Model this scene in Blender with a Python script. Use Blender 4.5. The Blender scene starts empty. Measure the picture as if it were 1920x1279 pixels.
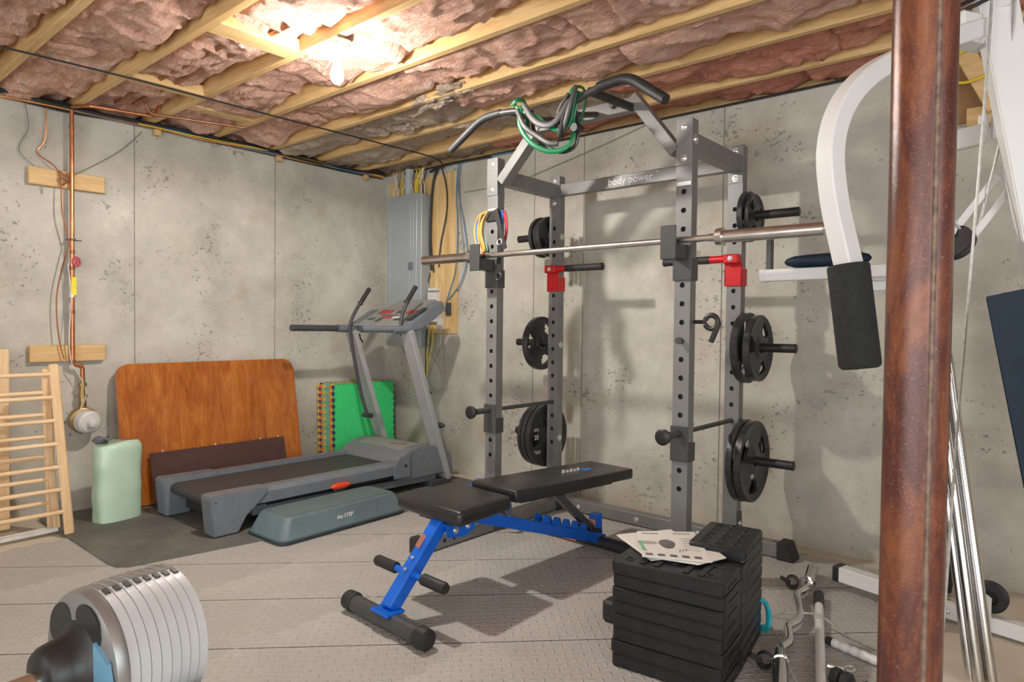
import bpy, bmesh, math, random
from mathutils import Vector, Matrix, noise
random.seed(7)
S = bpy.context.scene
COL = S.collection
V = Vector
PI = math.pi

# ------------------------------------------------------------------ camera
cam_d = bpy.data.cameras.new('camera'); cam = bpy.data.objects.new('camera', cam_d); COL.objects.link(cam)
a, b, c = 0.708091, 0.0234402, 0.0109882           # yaw (left of +Y), pitch down, roll
f0 = V((-math.sin(a), math.cos(a), 0)); r0 = V((math.cos(a), math.sin(a), 0)); u0 = V((0, 0, 1))
fw = f0*math.cos(b) - u0*math.sin(b); u1 = u0*math.cos(b) + f0*math.sin(b)
rt = r0*math.cos(c) + u1*math.sin(c); up = u1*math.cos(c) - r0*math.sin(c)
M = Matrix((rt, up, -fw)).transposed().to_4x4(); M.translation = V((0, 0, 1.161))
cam.matrix_world = M
cam_d.sensor_width = 36.0; cam_d.lens = 1256.4/1920*36.0; cam_d.clip_start = 0.02; cam_d.clip_end = 50
S.camera = cam

# ------------------------------------------------------------------ light and exposure
S.view_settings.view_transform = 'Standard'; S.view_settings.look = 'None'
S.view_settings.gamma = 1.0; S.view_settings.use_curve_mapping = False
S.view_settings.exposure = 0.0
W = bpy.data.worlds.new('world'); S.world = W; W.use_nodes = True
W.node_tree.nodes['Background'].inputs[0].default_value = (0.85, 0.92, 1.0, 1); W.node_tree.nodes['Background'].inputs[1].default_value = 0.3
def light(name, kind, loc, energy, col, rot=(0, 0, 0), size=None, sy=None, rad=None):
    d = bpy.data.lights.new(name, kind); d.energy = energy; d.color = col
    if kind == 'AREA':
        d.shape = 'RECTANGLE'; d.size = size; d.size_y = sy or size
    if rad: d.shadow_soft_size = rad
    o = bpy.data.objects.new(name, d); o.location = loc; o.rotation_euler = rot; COL.objects.link(o); return o
# the bare ceiling bulb in view (its glass is built below, round this lamp)
BULB = V((-2.60, 1.80, 2.285))
light('bulb_lamp', 'POINT', BULB, 28, (1.0, 0.94, 0.86), rad=0.04)
sl = light('bulb_lamp_forward', 'SPOT', BULB, 84, (1.0, 0.94, 0.86), rad=0.04)     # an LED bulb throws most of its light away from its socket
sl.data.spot_size = PI; sl.data.spot_blend = .22
# added soft fill from behind and right of the camera, with no visible source
light('fill_behind', 'AREA', (-0.2, -2.85, 1.15), 128, (0.90, 0.95, 1.0), (PI/2+.22, 0, 0), 4.6, 2.0)
light('fill_right', 'AREA', (2.5, -0.6, 1.5), 78, (0.82, 0.93, 1.0), (PI/2, 0, PI/2), 2.6, 1.8)
light('fill_warm_rear', 'POINT', (0.5, -1.2, 2.2), 22, (1.0, 0.94, 0.86), rad=0.15)  # added warm point fill, not a fitting of the room

# ------------------------------------------------------------------ materials
def nn(nt, t, **kw):
    n = nt.nodes.new(t)
    for k, v in kw.items():
        if k in n.inputs: n.inputs[k].default_value = v
        else: setattr(n, k, v)
    return n
def base(name):
    m = bpy.data.materials.new(name); m.use_nodes = True; nt = m.node_tree
    p = nt.nodes['Principled BSDF']
    tc = nn(nt, 'ShaderNodeTexCoord'); return m, nt, p, tc.outputs['Object'], nt.links.new
def mapped(nt, L, src, scale=(1, 1, 1), rot=(0, 0, 0)):
    mp = nn(nt, 'ShaderNodeMapping'); mp.inputs['Scale'].default_value = scale; mp.inputs['Rotation'].default_value = rot
    L(src, mp.inputs['Vector']); return mp.outputs[0]
def ramp(nt, L, fac, stops, interp='LINEAR'):
    r = nn(nt, 'ShaderNodeValToRGB'); cr = r.color_ramp; cr.interpolation = interp
    while len(cr.elements) < len(stops): cr.elements.new(0.5)
    for e, (p, col) in zip(cr.elements, stops):
        e.position = p; e.color = (*col, 1) if len(col) == 3 else col
    L(fac, r.inputs[0]); return r.outputs[0]
def noi(nt, L, v, scale, detail=4, rough=.55, dist=0):
    n = nn(nt, 'ShaderNodeTexNoise', Scale=scale, Detail=detail, Roughness=rough, Distortion=dist); L(v, n.inputs['Vector']); return n.outputs[0]
def mixc(nt, L, fac, A, B, mode='MIX'):
    m = nn(nt, 'ShaderNodeMix', data_type='RGBA', blend_type=mode)
    if isinstance(fac, (int, float)): m.inputs[0].default_value = fac
    else: L(fac, m.inputs[0])
    for x, i in ((A, 6), (B, 7)):
        if isinstance(x, tuple): m.inputs[i].default_value = (*x, 1)
        else: L(x, m.inputs[i])
    return m.outputs[2]
def bump(nt, L, p, h, strength, dist=.01):
    bn = nn(nt, 'ShaderNodeBump', Strength=strength, Distance=dist); L(h, bn.inputs['Height']); L(bn.outputs[0], p.inputs['Normal'])
def pm(name, col, rough=.5, metal=0., var=.12, scale=14, bs=0, bscale=180, coat=0, spec=.5):
    m, nt, p, tc, L = base(name)
    n = noi(nt, L, tc, scale)
    dk = tuple(x*(1-var) for x in col); lt = tuple(min(1, x*(1+var)) for x in col)
    L(ramp(nt, L, n, [(.3, dk), (.7, lt)]), p.inputs['Base Color'])
    p.inputs['Roughness'].default_value = rough; p.inputs['Metallic'].default_value = metal
    p.inputs['Coat Weight'].default_value = coat; p.inputs['Specular IOR Level'].default_value = spec
    if bs: bump(nt, L, p, noi(nt, L, tc, bscale, 3), bs, .003)
    return m
def wood(name, dk, md, lt, axis='X', rough=.55, sc=1., knots=True, coat=0, grain=1.0):
    m, nt, p, tc, L = base(name)
    st = {'X': (1.2, 14, 14), 'Y': (14, 1.2, 14), 'Z': (14, 14, 1.2)}[axis]
    v = mapped(nt, L, tc, tuple(x*sc for x in st))
    n = noi(nt, L, v, 1.6, 6, .6, .6*grain)
    colr = ramp(nt, L, n, [(.28, dk), (.5, md), (.72, lt)])
    n2 = noi(nt, L, mapped(nt, L, tc, tuple(x*sc*6 for x in st)), 2.0, 3)
    colr = mixc(nt, L, .25, colr, ramp(nt, L, n2, [(.35, dk), (.65, lt)]))
    if knots:
        vo = nn(nt, 'ShaderNodeTexVoronoi', Scale=1.0); L(mapped(nt, L, tc, tuple(x/ (3.2 if x < 2 else 5) for x in st)), vo.inputs['Vector'])
        k = ramp(nt, L, vo.outputs['Distance'], [(.03, (1, 1, 1)), (.08, (0, 0, 0))])
        colr = mixc(nt, L, k, colr, tuple(x*.35 for x in dk))
    L(colr, p.inputs['Base Color']); p.inputs['Roughness'].default_value = rough; p.inputs['Coat Weight'].default_value = coat
    bump(nt, L, p, n2, .15, .002)
    return m
def concrete(name, base_c, dark, light_c, pit=.06):
    m, nt, p, tc, L = base(name)
    n1 = noi(nt, L, tc, 1.5, 6, .62, .5); n2 = noi(nt, L, tc, 7, 6, .65)
    colr = ramp(nt, L, n1, [(.3, dark), (.5, base_c), (.7, light_c)])
    colr = mixc(nt, L, .35, colr, ramp(nt, L, n2, [(.3, dark), (.7, light_c)]))
    # rusty tie stains and blotches
    st = ramp(nt, L, noi(nt, L, mapped(nt, L, tc, (1, 1, 1.4)), 2.3, 3, .5), [(.60, (0, 0, 0)), (.74, (.55, .55, .55))])
    colr = mixc(nt, L, st, colr, (base_c[0]*.80, base_c[1]*.70, base_c[2]*.58))
    # air pits: small dark specks gathered in patches
    n3 = noi(nt, L, mapped(nt, L, tc, (1, 1, 1.5)), 34, 4, .62); patch = noi(nt, L, tc, 2.6, 3)
    ma = nn(nt, 'ShaderNodeMath', operation='MULTIPLY'); L(n3, ma.inputs[0]); L(ramp(nt, L, patch, [(.38, (.80, .80, .80)), (.68, (1.12, 1.12, 1.12))]), ma.inputs[1])
    pits = ramp(nt, L, ma.outputs[0], [(.60+pit, (0, 0, 0)), (.65+pit, (.8, .8, .8))])
    colr = mixc(nt, L, pits, colr, tuple(x*.42 for x in base_c))
    L(colr, p.inputs['Base Color']); p.inputs['Roughness'].default_value = .88
    sub = nn(nt, 'ShaderNodeMath', operation='SUBTRACT'); L(n2, sub.inputs[0]); L(pits, sub.inputs[1])
    bump(nt, L, p, sub.outputs[0], .35, .006)
    return m
def tread(name, col, cell=.028, rough=.6, var=.12, stren=.6):
    """rubber with a basket-weave tread: short raised bars, alternately turned"""
    m, nt, p, tc, L = base(name)
    v0 = mapped(nt, L, tc, (1/cell, 1/cell, 1), (0, 0, PI/4))
    va = nn(nt, 'ShaderNodeVectorMath', operation='ADD'); L(v0, va.inputs[0]); va.inputs[1].default_value = (400, 400, 0); v = va.outputs[0]
    sx = nn(nt, 'ShaderNodeSeparateXYZ'); L(v, sx.inputs[0])
    def mth(op, A, B=None, C_=None):
        q = nn(nt, 'ShaderNodeMath', operation=op)
        for i, x in enumerate((A, B, C_)):
            if x is None: continue
            if isinstance(x, (int, float)): q.inputs[i].default_value = x
            else: L(x, q.inputs[i])
        return q.outputs[0]
    fx = mth('FLOOR', sx.outputs[0]); fy = mth('FLOOR', sx.outputs[1])
    par = mth('MULTIPLY', mth('FRACT', mth('MULTIPLY', mth('ADD', fx, fy), .5)), 2.0)
    lx = mth('SUBTRACT', mth('FRACT', sx.outputs[0]), .5); ly = mth('SUBTRACT', mth('FRACT', sx.outputs[1]), .5)
    def bar(A, B):
        d = mth('ADD', mth('POWER', mth('ABSOLUTE', mth('DIVIDE', A, .52)), 2.0), mth('POWER', mth('ABSOLUTE', mth('DIVIDE', B, .17)), 2.0))
        return mth('SUBTRACT', 1.0, mth('MINIMUM', d, 1.0))
    h = nn(nt, 'ShaderNodeMix', data_type='FLOAT'); L(par, h.inputs[0]); L(bar(lx, ly), h.inputs[2]); L(bar(ly, lx), h.inputs[3])
    n = noi(nt, L, tc, 1.5, 6, .65)
    dk = tuple(x*(1-var) for x in col); lt = tuple(x*(1+var) for x in col)
    c1 = ramp(nt, L, n, [(.3, dk), (.7, lt)])
    c1 = mixc(nt, L, mth('MULTIPLY', h.outputs[0], .5), c1, tuple(min(1, x*1.35) for x in col))
    L(c1, p.inputs['Base Color']); p.inputs['Roughness'].default_value = rough
    bump(nt, L, p, h.outputs[0], stren, .004)
    return m
def insul(name, c1, c2, c3):
    m, nt, p, tc, L = base(name)
    v = mapped(nt, L, tc, (3.2, 7, 6))
    n = noi(nt, L, v, 1.3, 8, .62, 1.2); n2 = noi(nt, L, mapped(nt, L, tc, (10, 34, 24), (0, 0, .5)), 1.4, 7, .68, 1.6)
    colr = ramp(nt, L, n, [(.30, c1), (.44, c2), (.58, c2), (.72, c3)])
    colr = mixc(nt, L, .40, colr, ramp(nt, L, n2, [(.32, c1), (.62, c3)]))
    L(colr, p.inputs['Base Color']); p.inputs['Roughness'].default_value = .95
    ad = nn(nt, 'ShaderNodeMath', operation='ADD'); L(n, ad.inputs[0]); L(n2, ad.inputs[1])
    bump(nt, L, p, ad.outputs[0], .8, .03)
    return m
def glow(name, col, strength):
    m, nt, p, tc, L = base(name)
    p.inputs['Base Color'].default_value = (1, 1, 1, 1); p.inputs['Emission Color'].default_value = (*col, 1); p.inputs['Emission Strength'].default_value = strength
    return m

m_conc = concrete('poured_concrete', (.52, .495, .43), (.35, .33, .29), (.66, .635, .56), .02)
m_floor = concrete('floor_concrete', (.60, .54, .43), (.50, .45, .36), (.68, .61, .50), .12)
m_seam = pm('form_seam', (.25, .23, .20), .9)
m_tile = tread('grey_foam_tread', (.43, .415, .395), .034, stren=.9)
m_mat = tread('dark_mat_tread', (.15, .146, .130), .034, var=.45, stren=.9)
m_joist = wood('spruce_joist', (.52, .30, .11), (.70, .46, .20), (.80, .58, .31), 'X', .6)
m_block = wood('spruce_blocking', (.52, .33, .15), (.68, .47, .24), (.78, .58, .34), 'X', .6)
m_lum = wood('lumber_y', (.50, .30, .12), (.68, .45, .20), (.78, .56, .28), 'Y', .6)
m_lumz = wood('lumber_z', (.42, .25, .11), (.55, .35, .17), (.64, .43, .22), 'Z', .6)
m_crib = wood('beech', (.66, .42, .21), (.78, .54, .30), (.86, .64, .40), 'Z', .45, knots=False)
m_cribx = wood('beech_dowel', (.66, .42, .22), (.80, .57, .33), (.88, .67, .43), 'Y', .45, knots=False)
m_table = wood('varnished_cherry', (.24, .050, .008), (.43, .118, .016), (.58, .21, .035), 'Z', .25, .5, False, .5, 1.6)
m_brown = pm('brown_laminate', (.085, .04, .035), .35, 0, .15)
m_osb = wood('oriented_strand_board', (.52, .32, .11), (.74, .50, .22), (.86, .66, .36), 'Z', .7, .8, True)
m_sub = wood('subfloor', (.3, .2, .1), (.4, .27, .14), (.5, .35, .2), 'Y', .8)
m_pink = insul('pink_fibreglass', (.46, .12, .065), (.82, .44, .32), (.96, .80, .68))
m_red = insul('deep_pink_fibreglass', (.40, .085, .045), (.74, .28, .19), (.88, .52, .40))
m_tan = insul('dusty_fibreglass', (.32, .21, .14), (.52, .41, .31), (.76, .64, .52))
m_copper = pm('copper', (.62, .25, .12), .32, .9, .3, 9)
m_cdull = pm('dull_copper', (.36, .17, .09), .45, .8, .3, 12)
m_brass = pm('brass', (.45, .32, .14), .38, .9, .25)
m_steel = pm('powder_coated_steel', (.22, .22, .217), .46, .3, .10, 5)
m_steel2 = pm('dark_powder_coat', (.085, .088, .088), .4, .4, .1, 5)
m_gunm = pm('gunmetal_paint', (.045, .047, .048), .42, .1)
m_black = pm('black_plastic', (.018, .018, .019), .42, 0, .2)
m_rub = pm('black_rubber', (.022, .022, .024), .55, 0, .25, 30, .2)
m_slab = pm('slab_rubber', (.016, .017, .019), .36, 0, .25, 30, .15, 180, 0, .4)
m_foam = pm('black_foam', (.016, .018, .018), .85, 0, .25, 60, .3, 500)
m_iron = pm('cast_iron_paint', (.045, .048, .050), .30, .35, .35, 40, .35, 90)
m_chrome = pm('chrome', (.72, .70, .68), .14, 1., .05)
m_bar = pm('worn_bar_steel', (.70, .68, .66), .27, 1., .12, 20)
m_zinc = pm('zinc_bolt', (.75, .76, .76), .3, .9, .1)
m_blue = pm('blue_powder_coat', (.006, .13, .66), .30, .05, .12)
m_vinyl = pm('black_vinyl', (.022, .022, .023), .32, 0, .15, 8, .12, 60)
m_navy = pm('navy_vinyl', (.008, .019, .036), .55, 0, .2, 8, .1, 60, 0, .25)
m_redp = pm('red_powder_coat', (.62, .012, .018), .35, .1, .1)
m_white = pm('white_enamel', (.74, .73, .72), .3, 0, .04, 4)
m_whitep = pm('white_plastic', (.72, .71, .70), .4, 0, .04)
m_ltgrey = pm('silver_grey_paint', (.40, .41, .42), .38, .2, .06)
m_tmgrey = pm('slate_grey_plastic', (.165, .185, .210), .42, 0, .08)
m_tmdk = pm('dark_grey_plastic', (.055, .06, .066), .5, 0, .1)
m_belt = pm('running_belt', (.05, .05, .05), .6, 0, .12, 60)
m_cons = pm('console_grey', (.27, .28, .27), .4, 0, .08)
m_screen = pm('display_window', (.03, .035, .035), .15, 0, .1)
m_btnred = pm('red_print', (.40, .05, .05), .4, 0, .1)
m_panel = pm('panel_grey_enamel', (.36, .40, .42), .4, .1, .05, 6)
m_conduit = pm('grey_conduit', (.42, .47, .49), .45, 0, .06)
m_step = pm('step_platform_plastic', (.12, .175, .19), .5, 0, .10, 10, .25, 300)
m_stepd = pm('step_trim', (.03, .045, .05), .5, 0, .1)
m_mint = pm('mint_plastic_film', (.50, .68, .53), .3, 0, .07, 5, .15, 12)
m_rope = pm('grey_rope', (.16, .17, .19), .8, 0, .3, 60)
m_green = pm('green_foam', (.05, .68, .20), .6, 0, .06, 30, .6, 70)
m_orange = pm('orange_foam', (.80, .22, .05), .6)
m_yellow = pm('yellow_foam', (.80, .50, .08), .6)
m_teal = pm('teal_foam', (.16, .50, .34), .6)
m_dkblue = pm('dark_blue_foam', (.03, .06, .13), .6)
m_bandg = pm('green_latex', (.003, .145, .055), .3, 0, .2)
m_bandk = pm('grey_latex', (.018, .019, .019), .5, 0, .2)
m_bandb = pm('blue_latex', (.01, .17, .55), .35, 0, .1)
m_wb = pm('black_cable', (.02, .02, .022), .5)
m_wg = pm('grey_cable', (.20, .19, .18), .5)
m_ww = pm('white_cable', (.66, .64, .60), .5)
m_wy = pm('yellow_cable', (.78, .58, .03), .45)
m_wbl = pm('blue_cable', (.07, .24, .42), .45)
m_wor = pm('orange_cord', (.75, .33, .08), .5)
m_wred = pm('red_cord', (.50, .03, .04), .5)
m_steelrope = pm('coated_steel_cable', (.42, .41, .38), .4, .3, .2, 60)
m_valve = pm('red_handwheel', (.42, .05, .08), .5)
m_yel = pm('yellow_handle', (.85, .70, .04), .4)
m_paper = pm('paper', (.80, .78, .74), .5, 0, .03)
m_ink = pm('ink_grey', (.16, .15, .15), .6, 0, .4, 60)
m_inkl = pm('ink_light', (.45, .44, .42), .6)
m_inkg = pm('ink_green', (.22, .52, .36), .6)
m_label = pm('safety_label', (.80, .33, .17), .5)
m_labelw = pm('label_white', (.85, .75, .68), .5)
m_silver = pm('silver_plate_paint', (.60, .61, .63), .36, .15, .04)
m_silverd = pm('silver_edge', (.30, .295, .29), .35, .6, .1)
m_sky = pm('blue_plastic', (.16, .34, .48), .35, 0, .1)
m_textw = pm('white_print', (.85, .85, .84), .5)
m_cyan = pm('cyan_rubber', (.02, .45, .55), .4)
m_ply = wood('plywood', (.26, .14, .05), (.36, .21, .09), (.42, .27, .13), 'Z', .7, .4)
def rust():
    m, nt, p, tc, L = base('rusty_red_primer')
    n = noi(nt, L, mapped(nt, L, tc, (3, 3, .9)), 3.2, 8, .7, .5); n2 = noi(nt, L, tc, 190, 5, .75)
    colr = ramp(nt, L, n, [(.3, (.055, .018, .016)), (.48, (.105, .034, .026)), (.62, (.24, .080, .034)), (.78, (.17, .12, .10))])
    colr = mixc(nt, L, ramp(nt, L, n2, [(.58, (0, 0, 0)), (.68, (.6, .6, .6))]), colr, (.34, .20, .15))
    L(colr, p.inputs['Base Color']); p.inputs['Roughness'].default_value = .24; p.inputs['Metallic'].default_value = .1
    bump(nt, L, p, n2, .25, .002); return m
m_rust = rust(); m_seamr = pm('rusted_weld', (.17, .11, .08), .6, .1, .45, 60, .3, 150)
m_bulb = glow('lit_bulb_glass', (1.0, .95, .88), 7)

# ------------------------------------------------------------------ mesh helpers
def frame_of(d, hint=None):
    d = d.normalized(); h = V(hint) if hint is not None else (V((0, 0, 1)) if abs(d.z) < .95 else V((1, 0, 0)))
    x = h.cross(d).normalized(); y = d.cross(x).normalized(); return x, y
def smooth_path(pts, k=6):
    P = [V(p) for p in pts]; out = []
    for i in range(len(P)-1):
        p0 = P[max(0, i-1)]; p1 = P[i]; p2 = P[i+1]; p3 = P[min(len(P)-1, i+2)]
        for j in range(k):
            t = j/k
            out.append(.5*((2*p1) + (p2-p0)*t + (2*p0-5*p1+4*p2-p3)*t*t + (3*p1-3*p2+p3-p0)*t**3))
    out.append(P[-1]); return out
def round_path(pts, r, k=5):
    """polyline with its corners rounded to radius r"""
    P = [V(p) for p in pts]; out = [P[0]]
    for i in range(1, len(P)-1):
        A = P[i-1]-P[i]; B = P[i+1]-P[i]; la, lb = A.length, B.length
        q = min(r, la*.48, lb*.48); s = P[i]+A.normalized()*q; e = P[i]+B.normalized()*q
        for j in range(k+1):
            t = j/k; out.append((1-t)**2*s + 2*t*(1-t)*P[i] + t*t*e)
    out.append(P[-1]); return out
class MB:
    def __init__(s, M=None): s.bm = bmesh.new(); s.M = M or Matrix(); s.bevs = []
    def add(s, verts, faces):
        vs = [s.bm.verts.new(s.M @ V(v)) for v in verts]; fs = []
        for f in faces:
            try: fs.append(s.bm.faces.new([vs[i] for i in f]))
            except ValueError: pass
        return vs, fs
    def box(s, lo, hi, bev=0, R=None, seg=1):
        x0, y0, z0 = lo; x1, y1, z1 = hi
        ctr = V(((x0+x1)/2, (y0+y1)/2, (z0+z1)/2))
        vv = [V(p) for p in ((x0, y0, z0), (x1, y0, z0), (x1, y1, z0), (x0, y1, z0), (x0, y0, z1), (x1, y0, z1), (x1, y1, z1), (x0, y1, z1))]
        if R: vv = [ctr + R @ (v-ctr) for v in vv]
        vs, fs = s.add(vv, ((0, 3, 2, 1), (4, 5, 6, 7), (0, 1, 5, 4), (1, 2, 6, 5), (2, 3, 7, 6), (3, 0, 4, 7)))
        if bev:
            es = {e for f in fs for e in f.edges}
            bmesh.ops.bevel(s.bm, geom=list(es), offset=bev, segments=seg, affect='EDGES', profile=.6)
        return s
    def cbox(s, ctr, size, bev=0, R=None, seg=1):
        c_, h = V(ctr), V(size)/2; return s.box(c_-h, c_+h, bev, R, seg)
    def beam(s, p, q, w, h, hint=None, bev=0):
        """rectangular bar from p to q: w across, h along the hint"""
        p, q = V(p), V(q); x, y = frame_of(q-p, hint)
        vv = [P + x*sx*w/2 + y*sy*h/2 for P in (p, q) for sx, sy in ((-1, -1), (1, -1), (1, 1), (-1, 1))]
        vs, fs = s.add(vv, ((0, 3, 2, 1), (4, 5, 6, 7), (0, 1, 5, 4), (1, 2, 6, 5), (2, 3, 7, 6), (3, 0, 4, 7)))
        if bev: bmesh.ops.bevel(s.bm, geom=list({e for f in fs for e in f.edges}), offset=bev, segments=1, affect='EDGES')
        return s
    def tube(s, pts, r, n=8, cap=True, flat=None, hint=None, rs=None):
        P = [V(p) for p in pts]; rings = []; x = None
        for i, p in enumerate(P):
            d = (P[min(i+1, len(P)-1)]-P[max(i-1, 0)])
            if d.length < 1e-9: d = V((0, 0, 1))
            d.normalize()
            if x is None: x, y = frame_of(d, hint)
            else:
                x = (x - d*x.dot(d)).normalized(); y = d.cross(x).normalized()
            ra = rs[i] if rs else r; rb = flat if flat else ra
            rings.append([p + x*math.cos(t*2*PI/n)*ra + y*math.sin(t*2*PI/n)*rb for t in range(n)])
        vv = [v for g in rings for v in g]; ff = []
        for i in range(len(P)-1):
            for t in range(n): ff.append((i*n+t, i*n+(t+1) % n, (i+1)*n+(t+1) % n, (i+1)*n+t))
        if cap: ff.append(tuple(range(n-1, -1, -1))); ff.append(tuple((len(P)-1)*n+t for t in range(n)))
        s.add(vv, ff); return s
    def cyl(s, p, q, r, n=16, r2=None): return s.tube([p, q], r, n, rs=[r, r if r2 is None else r2])
    def loop(s, pts, r, n=6, flat=None):
        P = [V(p) for p in pts]; P.append(P[0].copy()); return s.tube(smooth_path(P, 4), r, n, flat=flat)
    def lathe(s, p, axis, prof, n=24, cap=True):
        """prof: list of (distance along axis, radius)"""
        p = V(p); ax = V(axis).normalized(); x, y = frame_of(ax); vv = []; ff = []
        for (t, r) in prof:
            for k in range(n): vv.append(p + ax*t + (x*math.cos(k*2*PI/n)+y*math.sin(k*2*PI/n))*max(r, 1e-5))
        m_ = len(prof)
        for i in range(m_-1):
            for k in range(n): ff.append((i*n+k, i*n+(k+1) % n, (i+1)*n+(k+1) % n, (i+1)*n+k))
        if cap: ff.append(tuple(range(n-1, -1, -1))); ff.append(tuple((m_-1)*n+k for k in range(n)))
        s.add(vv, ff); return s
    def prism(s, poly, d, bev=0):
        """extrude the planar polygon by vector d"""
        P = [V(p) for p in poly]; n = len(P); d = V(d)
        ff = [tuple(range(n-1, -1, -1)), tuple(range(n, 2*n))] + [(i, (i+1) % n, n+(i+1) % n, n+i) for i in range(n)]
        vs, fs = s.add(P + [p+d for p in P], ff)
        if bev: bmesh.ops.bevel(s.bm, geom=list({e for f in fs for e in f.edges}), offset=bev, segments=2, affect='EDGES')
        return s
    def grid(s, fn, nu, nv):
        vv = [fn(i/nu, j/nv) for i in range(nu+1) for j in range(nv+1)]
        ff = [(i*(nv+1)+j, (i+1)*(nv+1)+j, (i+1)*(nv+1)+j+1, i*(nv+1)+j+1) for i in range(nu) for j in range(nv)]
        s.add(vv, ff); return s
    def build(s, name, mat, parent=None, ang=35, recalc=True, flat=False):
        bm = s.bm
        if recalc: bmesh.ops.recalc_face_normals(bm, faces=bm.faces[:])
        if parent is not None: off = OFF[parent.name]
        else:
            xs = [v.co for v in bm.verts]
            off = V(((min(v.x for v in xs)+max(v.x for v in xs))/2, (min(v.y for v in xs)+max(v.y for v in xs))/2, min(v.z for v in xs)))
        for v in bm.verts: v.co -= off
        me = bpy.data.meshes.new(name); bm.to_mesh(me); bm.free(); me.materials.append(mat)
        
        if not flat: me.polygons.foreach_set('use_smooth', [True]*len(me.polygons)); me.set_sharp_from_angle(angle=math.radians(ang))
        o = bpy.data.objects.new(name, me); COL.objects.link(o); OFF[o.name] = off
        if parent is not None: o.parent = parent
        else: o.location = off
        return o
OFF = {}
def tag(o, label=None, cat=None, group=None, kind=None):
    if label: o['label'] = label
    if cat: o['category'] = cat
    if group: o['group'] = group
    if kind: o['kind'] = kind
    return o
def thing(name, loc, label, cat, group=None):
    o = bpy.data.objects.new(name, None); o.location = loc; o.empty_display_size = .05; COL.objects.link(o); OFF[o.name] = V(loc)
    return tag(o, label, cat, group)
def struct(name, mb, mat): return tag(mb.build(name, mat), kind='structure')
def text(body, size, M, mat, name, parent, ext=.0006, shear=0):
    cu = bpy.data.curves.new('tmp', 'FONT'); cu.body = body; cu.size = size; cu.extrude = ext; cu.align_x = 'CENTER'; cu.align_y = 'CENTER'; cu.shear = shear
    cu.resolution_u = 3
    t = bpy.data.objects.new('tmp', cu); COL.objects.link(t)
    dg = bpy.context.evaluated_depsgraph_get(); me = bpy.data.meshes.new_from_object(t.evaluated_get(dg)); bpy.data.objects.remove(t); bpy.data.curves.remove(cu)
    off = OFF[parent.name]; me.transform(Matrix.Translation(-off) @ M); me.materials.clear(); me.materials.append(mat); me.name = name
    o = bpy.data.objects.new(name, me); COL.objects.link(o); o.parent = parent; OFF[o.name] = off; return o
def axes(o, x, y):
    """matrix whose x and y axes lie along the given directions"""
    x = V(x).normalized(); z = x.cross(V(y)).normalized(); y = z.cross(x)
    m = Matrix((x, y, z)).transposed().to_4x4(); m.translation = V(o); return m

# ------------------------------------------------------------------ the setting
XL, YB, ZW, ZJ = -4.668, 3.738, 2.44, 2.44
floor = struct('floor', MB().box((XL-.2, -3.1, -.12), (2.8, YB+.2, -.012)), m_floor)
wl = struct('wall_left', MB().box((XL-.2, -3.1, -.1), (XL, YB+.2, ZW)), m_conc)
wb = struct('wall_back', MB().box((XL-.2, YB, -.1), (2.8, YB+.2, ZW)), m_conc)
wr = struct('wall_right', MB().box((2.6, -3.1, -.1), (2.8, YB+.2, 2.7)), m_conc)
wf = struct('wall_front', MB().box((XL-.2, -3.3, -.1), (2.8, -3.1, 2.7)), m_conc)
ceil = struct('ceiling', MB().box((XL-.2, -3.1, 2.68), (2.8, YB+.2, 2.72)), m_sub)
for y in (.70, 1.702, 2.686): MB().box((XL-.001, y-.0025, .0), (XL+.0025, y+.0025, ZW)).build('form_seam', m_seam, wl)
for x in (-3.002, -2.578, -1.608, -.6): MB().box((x-.0025, YB-.0025, .0), (x+.0025, YB+.001, ZW)).build('form_seam', m_seam, wb)
# interlocking foam tiles, toothed edges
TS = .61
def tooth_edge(n=12, amp=.009):
    pts = []
    for i in range(n):
        s_ = 1 if i % 2 == 0 else -1
        for f_ in (.12, .88): pts.append(((i+f_)/n*TS, s_*amp))
    return pts
te = tooth_edge()
poly = [(0, 0)] + [(x, d) for x, d in te] + [(TS, 0)] + [(TS+d, x) for x, d in te] + [(TS, TS)] + [(x, TS+d) for x, d in reversed(te)] + [(0, TS)] + [(d, x) for x, d in reversed(te)]
def tile_mesh(z0=-.012, z1=0.):
    m_ = MB(); cx = TS/2
    pl = [((x-cx)*.9997+cx, (y-cx)*.9997+cx) for x, y in poly]
    m_.prism([(x, y, z0) for x, y in pl], (0, 0, z1-z0)); o = m_.build('foam_tile', m_tile, floor); return o
t0 = tile_mesh(); first = True
fx0, fy0 = -4.10, -1.28
for i in range(6):
    for j in range(8):
        x = fx0+i*TS; y = fy0+j*TS
        if first: o = t0; first = False
        else: o = t0.copy(); COL.objects.link(o)
        o.location = (x, y, 0)
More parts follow.
